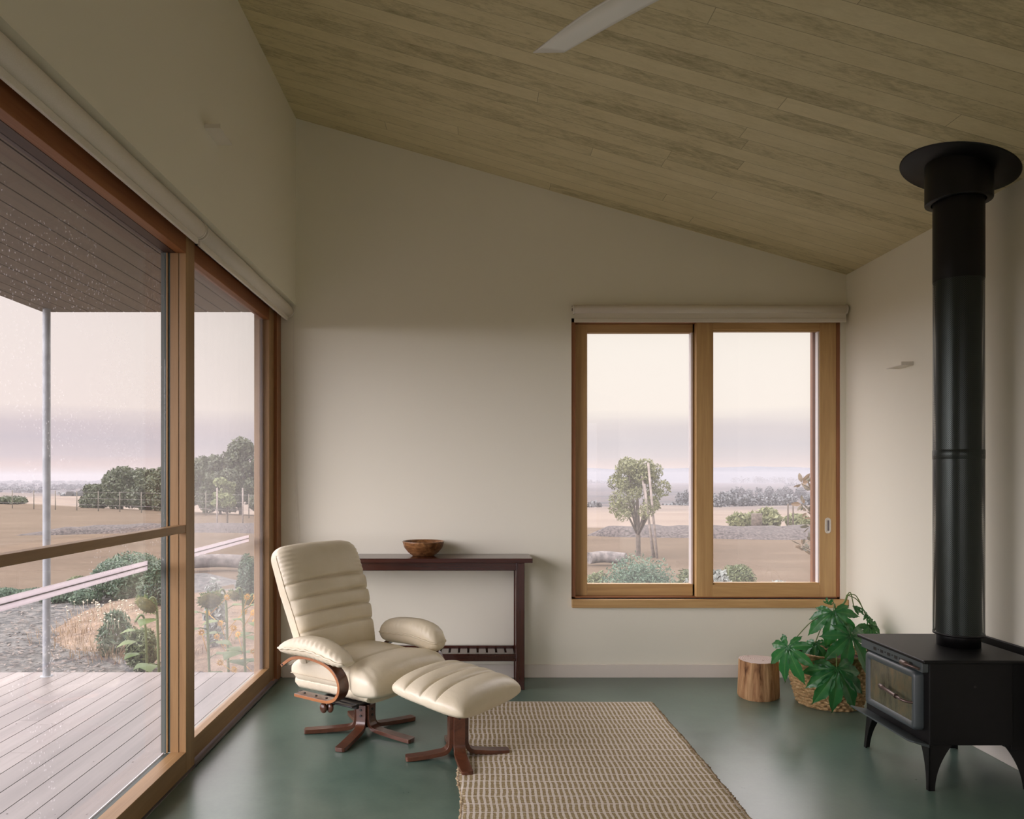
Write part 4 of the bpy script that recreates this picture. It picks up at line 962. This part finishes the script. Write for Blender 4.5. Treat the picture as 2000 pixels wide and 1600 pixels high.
# fence posts and wires
fn = root('wire_fence', 'thin post and wire fence along the far edge of the paddock', 'fence', gp(140, 49))
fpos = [gp(p, yedge((p-VX)*48/F)-5.0) for p in range(-60, 620, 42)]
for p in fpos: part('fence_post', MB().tube([p+Vector((0,0,-.1)), p+Vector((0,0,1.1))], .026, 6), M['post'], fn)
for z in (.35, .7, 1.05): part('wire', MB().tube([p+Vector((0,0,z)) for p in fpos], .006, 4), M['alu_dark'], fn)
# staked tree outside the window
B0 = gp(1268, 17.6)
stt = tree('staked_tree', 'young pale-leaved tree leaning on stakes outside the window', B0+Vector((-.25,0,0)), htop(1236, 886, 17.6), wpx(150, 17.6), 8500, .026, L_tree, 91, None, .26, 34, lean=-.02, asp=3.4, flatten=.7, rmul=.62)
for i, (p0, p1, lb) in enumerate((((1279,1085),(1254,930),'outer leaning stake nearest the trunk of the young tree'),((1276,1086),(1259,945),'middle stake leaning against the young tree'),((1284,1088),(1266,904),'tallest pale stake beside the young tree'))):
    Y = 17.2-i*.1; q0 = at(p0[0], p0[1], Y); q1 = at(p1[0], p1[1], Y); q0.z = gz(q0.x, Y)-.05
    s_ = obj('tree_stake', MB().tube([(0,0,0), q1-q0], .026, 8), M['stake'], label=lb, cat='stake', group='stakes of the tree outside the window'); s_.location = q0
# bushes below the window
def bush(px, top, wd, Y, lb, mat, n=3500, size=.022, seed=0, name='garden_bush', asp=3, up=.3, blobs=9, cat='bush', group='garden bushes below the window'):
    b0 = gp(px, Y); return shrub(name, lb, cat, b0, wpx(wd, Y), at(px, top, Y).z-b0.z, n, size, mat, seed, asp, group, blobs, up)
bush(1243, 1070, 196, 7.6, 'large rounded blue-green bush filling the lower left pane', L_bush, 22000, .012, 101, blobs=22)
bush(1340, 1096, 64, 8.6, 'small green bush at the right edge of the left pane', L_mix, 3600, .018, 102)
bush(1345, 1122, 40, 7.4, 'silver-leaved low bush at the corner of the left pane', L_silver, 1800, .018, 103, 'silver_bush')
bush(1445, 1098, 78, 11.5, 'low yellow-green bush in the right pane', L_mix, 5200, .022, 104)
bush(1405, 1112, 44, 10.5, 'silver-green leafy bush beside the post of the right pane', L_silver, 700, .06, 105, 'silver_bush', 2)
bush(1160, 1110, 60, 10.5, 'low brown and grey bush in the bottom corner of the left pane', L_mix, 3600, .022, 106)
bush(1530, 1131, 60, 10.0, 'low silver groundcover at the foot of the right pane', L_silver, 900, .03, 107, 'silver_bush')
# log in the garden
lg = obj('garden_log', MB().tube(smoothpts([gnd(1150,1100,-.45)+Vector((0,0,.1)), gnd(1180,1099,-.45)+Vector((0,0,.12)), gnd(1222,1101,-.45)+Vector((0,0,.1))], 4), .12, 12), M['log'], label='grey weathered log lying behind the blue-green bush', cat='log')
lg = obj('garden_log', MB().tube(smoothpts([gnd(372,1112,-.45)+Vector((0,0,.14)), gnd(430,1110,-.45)+Vector((0,0,.15)), gnd(478,1111,-.45)+Vector((0,0,.13))], 4), .13, 12), M['log'], label='grey weathered log lying in the garden behind the misted door', cat='log')
# bushes on the far side of the bank
for i, (px, top, wd, Y, lb) in enumerate([(1450,1003,70,30,'pale olive bush left of the trunk beyond the mulch bank'),(1500,992,60,31,'taller pale olive bush beyond the mulch bank'),(1560,1004,50,30,'pale bush right of the thin stakes beyond the mulch bank')]):
    b0 = gp(px, Y); shrub('olive_bush', lb, 'bush', b0, wpx(wd, Y), at(px, top, Y).z-b0.z, 2200, .12, L_tree, 110+i, 2.5, 'pale bushes beyond the mulch bank', 8)
b0 = gp(1478, 29); obj('tree_stump', MB().tube([(0,0,0),(0,0,at(1478,1003,29).z-b0.z)], .2, 10), M['trunk'], label='short broken trunk standing beyond the mulch bank', cat='stump').location = b0
for px, lb in ((1539,'thin dark stake left of its twin beyond the bank'),(1549,'thin dark stake right of its twin beyond the bank')):
    b0 = gp(px, 29); obj('garden_stake', MB().tube([(0,0,0),(0,0,at(px,984,29).z-b0.z)], .03, 6), M['trunk'], label=lb, cat='stake', group='thin dark stakes beyond the bank').location = b0
# bronze leaved young tree close outside at the right of the window
def bigleaf_tree():
    base = gp(1606, 8.2); o = root('magnolia', 'young bronze-leaved tree at the right edge of the window', 'tree', base)
    b = MB(); topz = at(1600, 925, 8.2).z-base.z; b.tube(smoothpts([(0,0,-.05),(.02,0,.7),(-.01,0,topz*.7),(-.10,0,topz)], 5), [.014]*5+[.012]*5+[.008]*6, 8); obj('trunk', b, M['trunk'], o)
    vs, fs, = [], []; r_ = random.Random(3); b = MB()
    tips = [(1566,945),(1585,958),(1568,985),(1577,1000),(1590,1012),(1583,1028),(1567,1066),(1578,1075),(1590,1085),(1586,1060),(1620,980),(1640,1010),(1610,1040),(1600,925)]
    for px, py in tips:
        p = at(px, py, 8.2+r_.uniform(-.15,.15))-base; b.tube([(0,0,max(.3, p.z-.12)), p*.5+Vector((0,0,max(.3, p.z-.12)))*.5, p], .005, 5)
        for k in range(7):
            d = Vector((r_.gauss(0,1), r_.gauss(0,.6), r_.gauss(.2,.7))).normalized(); L = r_.uniform(.06, .13); s = d.cross(Vector((r_.gauss(0,1), r_.gauss(0,1), r_.gauss(0,1)))).normalized()*L*.22; q = p+d*.012; nn = d.cross(s).normalized()*L*.06
            o_ = len(vs); vs += [q, q+d*L*.35+s, q+d*L*.4+nn*-1, q+d*L*.35-s, q+d*L*.75+s*.75, q+d*L*.75-s*.75, q+d*L, q+d*L*.75-nn]
            fs += [(o_,o_+1,o_+2),(o_,o_+2,o_+3),(o_+1,o_+4,o_+7,o_+2),(o_+3,o_+2,o_+7,o_+5),(o_+4,o_+6,o_+7),(o_+5,o_+7,o_+6)]
    obj('branches', b, M['trunk'], o); obj('foliage', MB().add(vs, fs), L_mag, o)
bigleaf_tree()
# shrubs in the garden seen through the doors
bush(262, 1078, 150, 11.2, 'large dark green garden shrub behind the pale reflection bars', L_green, 18000, .022, 121, blobs=18, group='garden shrubs beyond the doors')
bush(310, 1092, 90, 10.2, 'dark green shrub beside the door frame in the lower pane', L_green, 9000, .022, 122, group='garden shrubs beyond the doors')
bush(152, 1122, 40, 12.5, 'small pale green shrub on the edge of the mulch', L_mix, 2400, .02, 123, group='garden shrubs beyond the doors')
for i, (px, lb) in enumerate(((10,'low ground shrub at the outer edge of the lower pane'),(60,'low ground shrub left of the veranda post'),(115,'low ground shrub just right of the veranda post'),(165,'low ground shrub under the pale reflection bars'))):
    bush(px, 1148, 70, 11.4-.2*i, lb, L_green, 4200, .02, 130+i, group='low shrubs along the mulch edge')
bush(492, 1078, 70, 10.5, 'feathery green shrub seen through the misted door', L_green, 9000, .018, 126, group='garden shrubs beyond the doors')
bush(418, 1122, 46, 7.6, 'silver-leaved plant behind the sunflowers', L_silver, 1600, .028, 127, 'silver_bush', 2.2)
bush(222, 1185, 66, 7.6, 'white-flowered tuft of green stems on the straw', L_green, 2200, .018, 128, 'flowering_tuft', 5, 1.2)
bush(275, 1215, 60, 7.0, 'low leafy tuft between straw and sunflower', L_mix, 3600, .018, 129, group='garden shrubs beyond the doors')
fl_ = MB()
for i in range(70):
    p = at(random.gauss(210, 32), random.uniform(1172, 1215), random.uniform(7.3, 8.3)); fl_.add([p+Vector(q)*.011 for q in ((1,0,0),(0,1,0),(-1,0,0),(0,-1,0),(0,0,1),(0,0,-1))], [(0,1,4),(1,2,4),(2,3,4),(3,0,4),(1,0,5),(2,1,5),(3,2,5),(0,3,5)])
    fl_.tube([p, p-Vector((0,0,.07))], .0015, 3, False)
obj('small_flowers', fl_, leafmat('cream_petals', lin(170,160,140), lin(200,192,170), trans=.1), kind='stuff', label='tiny cream flower heads over the straw mound', cat='flowers')
db = MB()
for px, py in ((130,1238),(160,1220),(190,1200),(240,1190),(290,1185),(330,1180),(180,1260),(230,1270),(270,1262),(400,1190),(440,1200),(480,1195),(420,1240),(470,1245),(500,1225),(390,1265),(520,1190)):
    p = gnd(px, py, -.4); bb = blades(p.x, p.y, -.45, 110, .42, .13, .003, px*7+py, 1.4); db.add(bb.v, bb.f)
obj('dry_grass', db, L_straw, kind='stuff', label='loose dry straw stalks on the mound beyond the deck', cat='grass')
cb = MB(); 
for i in range(5200):
    px = random.uniform(-10, 560); py = random.uniform(1150, 1400); p = gnd(px, py, -.47); s = random.uniform(.010, .03); a = random.uniform(0, PI); d = Vector((math.cos(a), math.sin(a), random.uniform(-.3,.3)))*s; e = Vector((-math.sin(a), math.cos(a), random.uniform(-.4,.4)))*s*.35
    if p.y < 5.25: continue
    cb.add([p-d-e, p+d-e, p+d+e, p-d+e], [(0,1,2,3)])
obj('bark_chips', cb, leafmat('bark_chip', lin(44,42,40), lin(122,112,104), .9, 0), kind='stuff', label='scattered bark chips on the mulch beside the deck', cat='mulch')
# sunflowers
M['sunstem'] = newmat('sunflower_stem', lin(90,104,62), .6); L_sun = leafmat('sunflower_leaf', lin(70,92,50), lin(108,124,72)); L_pet = leafmat('yellow_petals', lin(190,136,50), lin(210,166,76))
def heart(b, p, d, up, L, seed=0):
    d = d.normalized(); s = d.cross(up).normalized(); n = s.cross(d); vs = []; fs = []; prof = [0,.30,.44,.46,.40,.28,.13,0]
    for i, w_ in enumerate(prof):
        u = i/(len(prof)-1); c_ = p+d*u*L-Vector((0,0,.5*u*u*L)); vs += [c_-s*w_*L-n*.05*L, c_, c_+s*w_*L-n*.05*L]
    for i in range(len(prof)-1):
        for j in range(2): fs.append((i*3+j, i*3+j+1, i*3+j+4, i*3+j+3))
    b.add(vs, fs, True)
def sunflower(px, top, Y, lb, head=.09, seed=0, flowers=0, bow=1):
    r_ = random.Random(seed); base = gp(px, Y); h = at(px, top, Y).z-base.z; o = root('sunflower', lb, 'sunflower', base, group='tall sunflowers beyond the deck')
    hd = Vector((-.05*bow, -.07, h-.05)); st_ = smoothpts([(0.03,0,-.02),(.015,0,h*.45),(0,0,h*.9),(-.02*bow,-.03,h),hd], 6)
    obj('stem', MB().tube(st_, [.011]*12+[.009]*(len(st_)-12), 8), M['sunstem'], o)
    if head:
        nd = Vector((-.2*bow, -.75, -.55)).normalized(); u_ = nd.orthogonal().normalized(); v_ = nd.cross(u_)
        ring = lambda r0, t0: [hd+(u_*math.cos(q)+v_*math.sin(q))*r0+nd*t0 for q in (2*PI*k/28 for k in range(28))]
        b = MB().loft([ring(.005,-.035), ring(head*.6,-.022), ring(head*.98,0), ring(head*.9,.012), ring(head*.3,.020), ring(.004,.020)], True); obj('seed_head', b, noisy('seed_head', lin(76,78,44), lin(112,108,64), 40, .8, .5), o)
        b = MB()
        for k in range(34): q = 2*PI*k/34; e = u_*math.cos(q)+v_*math.sin(q); s = nd.cross(e)*.012; b.add([hd+e*head*.85-s, hd+e*head*.85+s, hd+e*head*1.28+nd*r_.uniform(-.02,.02)], [(0,1,2)])
        obj('sepals', b, L_sun, o)
    b = MB()
    for k in range(6):
        a = r_.uniform(0, 2*PI); z = h*(.15+.65*k/5); d = Vector((math.cos(a), math.sin(a), .35)); p = Vector((.01,0,z)); b.tube([p, p+d*.07], .004, 5); heart(b, p+d*.07, d, Vector((0,0,1)), r_.uniform(.12,.19))
    obj('leaves', b, L_sun, o)
    if flowers:
        b = MB()
        for k in range(flowers):
            c_ = Vector((r_.uniform(-.16,.16), r_.uniform(-.1,.1), h*r_.uniform(.2,.95)))
            b.tube([(0,0,max(.05,c_.z-.15)), c_], .003, 4)
            ee = Vector((r_.gauss(0,.5), -1, r_.gauss(0,.4))).normalized(); u_ = ee.orthogonal().normalized(); v_ = ee.cross(u_)
            for q in range(10): e = u_*math.cos(q*PI/5)+v_*math.sin(q*PI/5); s = ee.cross(e)*.009; b.add([c_+e*.008-s, c_+e*.008+s, c_+e*.034-ee*.006], [(0,1,2)])
        obj('small_blooms', b, L_pet, o)
sunflower(306, 1166, 5.9, 'drooping sunflower beside the door frame in the lower pane', .085, 1)
sunflower(283, 1200, 6.2, 'leafy sunflower stalk left of the drooping head', 0, 2, 0)
sunflower(404, 1158, 6.1, 'drooping sunflower nearest the post in the misted door', .085, 3, 2, -1)
sunflower(441, 1150, 6.5, 'sunflower stalk with yellow blooms in the middle of the misted door', .05, 4, 7)
sunflower(474, 1148, 6.3, 'tall branching sunflower right of the middle in the misted door', .05, 5, 6)
sunflower(500, 1160, 6.8, 'sunflower at the far edge of the misted door', .05, 6, 5)
# distant treelines
def treeline(segs, seed, label, h=7, n=2600, size=1.6):
    r_ = random.Random(seed); cen = []; rad = []
    for px0, px1, py, hpx in segs:
        # ground distance from the image row of the base
        lo, hi = 60, 8000
        for _ in range(50):
            mid = (lo+hi)/2; x = ((px0+px1)/2-VX)*mid/F
            if VY-(gz(x, mid)-EH)*F/mid > py: lo = mid
            else: hi = mid
        Y = lo; k = max(4, int((px1-px0)/6))
        for i in range(k):
            px = px0+(px1-px0)*(i+r_.random())/k; hh = hpx*Y/F*r_.uniform(.6,1.1); x = (px-VX)*Y/F; w_ = 9*Y/F*r_.uniform(.5,1.1)
            cen.append((x, Y+r_.uniform(0, .05)*Y, gz(x, Y)+hh*.45)); rad.append((w_, w_, hh*.55))
    return obj('treeline', cards(cen, rad, n, size, 1.3, .3, seed), L_far, kind='stuff', label=label, cat='trees')
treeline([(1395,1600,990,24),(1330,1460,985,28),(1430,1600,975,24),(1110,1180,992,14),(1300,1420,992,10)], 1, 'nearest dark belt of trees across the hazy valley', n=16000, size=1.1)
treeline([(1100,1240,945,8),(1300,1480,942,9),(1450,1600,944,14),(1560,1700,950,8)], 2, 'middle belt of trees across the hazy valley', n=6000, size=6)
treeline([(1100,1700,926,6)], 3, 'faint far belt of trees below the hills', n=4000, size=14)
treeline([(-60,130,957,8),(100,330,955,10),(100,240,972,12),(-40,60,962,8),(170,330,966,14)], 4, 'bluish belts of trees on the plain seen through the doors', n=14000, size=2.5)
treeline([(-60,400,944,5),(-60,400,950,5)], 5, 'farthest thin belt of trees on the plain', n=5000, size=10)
# valley haze, a real layer of thin mist lying in the valley
b = MB(); pf = [(70,-60),(8900,-60),(8900,42),(620,42),(620,0),(70,0)]; n = len(pf)
b.add([(-7000,y,z) for y, z in pf]+[(7500,y,z) for y, z in pf], [tuple(range(n)), tuple(reversed(range(n,2*n)))]+[(i,(i+1)%n,n+(i+1)%n,n+i) for i in range(n)])
hz_ = bpy.data.materials.new('valley_haze'); hz_.use_nodes = True; t = NT(hz_); t.t.nodes.clear()
out = t.n('ShaderNodeOutputMaterial'); vs_ = t.n('ShaderNodeVolumeScatter', i_0=(.94,.92,1.0,1)); vs_.inputs['Density'].default_value = .00010
ab_ = t.n('ShaderNodeVolumeAbsorption', i_0=(0,0,0,1)); ab_.inputs['Density'].default_value = .00010; ad_ = t.n('ShaderNodeAddShader'); t.l(vs_.outputs[0], ad_.inputs[0]); t.l(ab_.outputs[0], ad_.inputs[1]); t.l(ad_.outputs[0], out.inputs['Volume'])
obj('haze', b, hz_, kind='stuff', label='thin pale haze lying over the distant valley', cat='haze')

# ------------------------------------------------------------------ sky
UPK, GLK = 4.4, 13.0
wd_ = bpy.data.worlds.new('sky'); bpy.context.scene.world = wd_; wd_.use_nodes = True; t = NT(wd_); t.t.nodes.clear()
tc = t.n('ShaderNodeTexCoord'); nv = t.n('ShaderNodeVectorMath', operation='NORMALIZE'); t.l(tc.outputs['Generated'], nv.inputs[0])
sp = t.n('ShaderNodeSeparateXYZ'); t.l(nv.outputs[0], sp.inputs[0])
hyp = t.math('SQRT', t.math('ADD', t.math('MULTIPLY', sp.outputs[0], sp.outputs[0]), t.math('ADD', t.math('MULTIPLY', sp.outputs[1], sp.outputs[1]), 1e-5)))
el = t.math('DIVIDE', sp.outputs[2], hyp)
mp = t.n('ShaderNodeMapping'); mp.inputs['Scale'].default_value = (2.2, 2.2, 26); t.l(nv.outputs[0], mp.inputs[0])
nz = t.noise(mp.outputs[0], 1.6, 5, .55)
mp2 = t.n('ShaderNodeMapping'); mp2.inputs['Scale'].default_value = (5, 5, 60); t.l(nv.outputs[0], mp2.inputs[0]); nz2 = t.noise(mp2.outputs[0], 1.6, 4, .6)
e2 = t.math('ADD', el, t.math('ADD', t.math('MULTIPLY', t.math('SUBTRACT', nz, .5), .022), t.math('MULTIPLY', t.math('SUBTRACT', nz2, .5), .008)))
fac = t.math('DIVIDE', e2, .5)
sky = t.ramp(fac, [(0, lin(228,204,198)), (.018, lin(238,216,204)), (.032, lin(236,214,205)), (.055, lin(223,211,211)), (.09, lin(218,209,212)), (.12, lin(225,214,215)), (.175, lin(255,243,233)), (.35, lin(255,245,235)), (.7, lin(248,236,230)), (1.0, lin(240,226,222))])
# the sky brightens overhead, and the last glow of the sun stands low on the left, behind the camera
up_ = t.math('MULTIPLY_ADD', t.math('MULTIPLY', t.math('SUBTRACT', el, .215, clamp=True), 3.0, clamp=True), UPK, 1.0)
gl_ = Vector((-.82, -.57, .05)).normalized(); dp = t.n('ShaderNodeVectorMath', operation='DOT_PRODUCT'); t.l(nv.outputs[0], dp.inputs[0]); dp.inputs[1].default_value = gl_
lobe = t.math('MULTIPLY', t.math('POWER', 2.71828, t.math('MULTIPLY', t.math('SUBTRACT', dp.outputs['Value'], 1.0), 7.0)), GLK)
side = t.math('MULTIPLY', t.math('SUBTRACT', 0.0, sp.outputs[0]), 2.2, clamp=True)
sky = t.mix(side, sky, t.mix(1.0, sky, lin(251,246,252), 'MULTIPLY'))
cool = t.math('MULTIPLY', t.math('SUBTRACT', el, .24, clamp=True), 3.0, clamp=True); sky = t.mix(cool, sky, lin(236,228,232))
b1_ = t.n('ShaderNodeBackground'); t.l(sky, b1_.inputs[0]); t.l(up_, b1_.inputs[1])
b2_ = t.n('ShaderNodeBackground', i_0=lin(246,238,247)); t.l(t.math('MULTIPLY', lobe, t.math('MULTIPLY_ADD', sp.outputs[2], 40, 1.0, clamp=True)), b2_.inputs[1])
bgc = t.n('ShaderNodeAddShader'); t.l(b1_.outputs[0], bgc.inputs[0]); t.l(b2_.outputs[0], bgc.inputs[1])
out = t.n('ShaderNodeOutputWorld'); t.l(bgc.outputs[0], out.inputs[0])

# ------------------------------------------------------------------ camera and view
cd = bpy.data.cameras.new('camera'); cam = bpy.data.objects.new('camera', cd); C.objects.link(cam)
cam.location = (0, 0, EH); cam.rotation_euler = (PI/2, 0, 0)
cd.sensor_fit = 'HORIZONTAL'; cd.sensor_width = 36; cd.lens = 36*F/2000; cd.shift_x = (1000-VX)/2000; cd.shift_y = (VY-800)/2000
cd.clip_start = .05; cd.clip_end = 20000
S = bpy.context.scene; S.camera = cam
S.view_settings.view_transform = 'Standard'; S.view_settings.look = 'None'; S.view_settings.exposure = 0.0; S.view_settings.gamma = 1
S.cycles.max_bounces = 12; S.cycles.diffuse_bounces = 6; S.cycles.glossy_bounces = 4; S.cycles.transparent_max_bounces = 24; S.cycles.volume_bounces = 1
S.cycles.sample_clamp_indirect = 6; S.cycles.caustics_reflective = False; S.cycles.caustics_refractive = False
S.cycles.use_denoising = True; S.cycles.use_adaptive_sampling = True; S.cycles.adaptive_threshold = .02
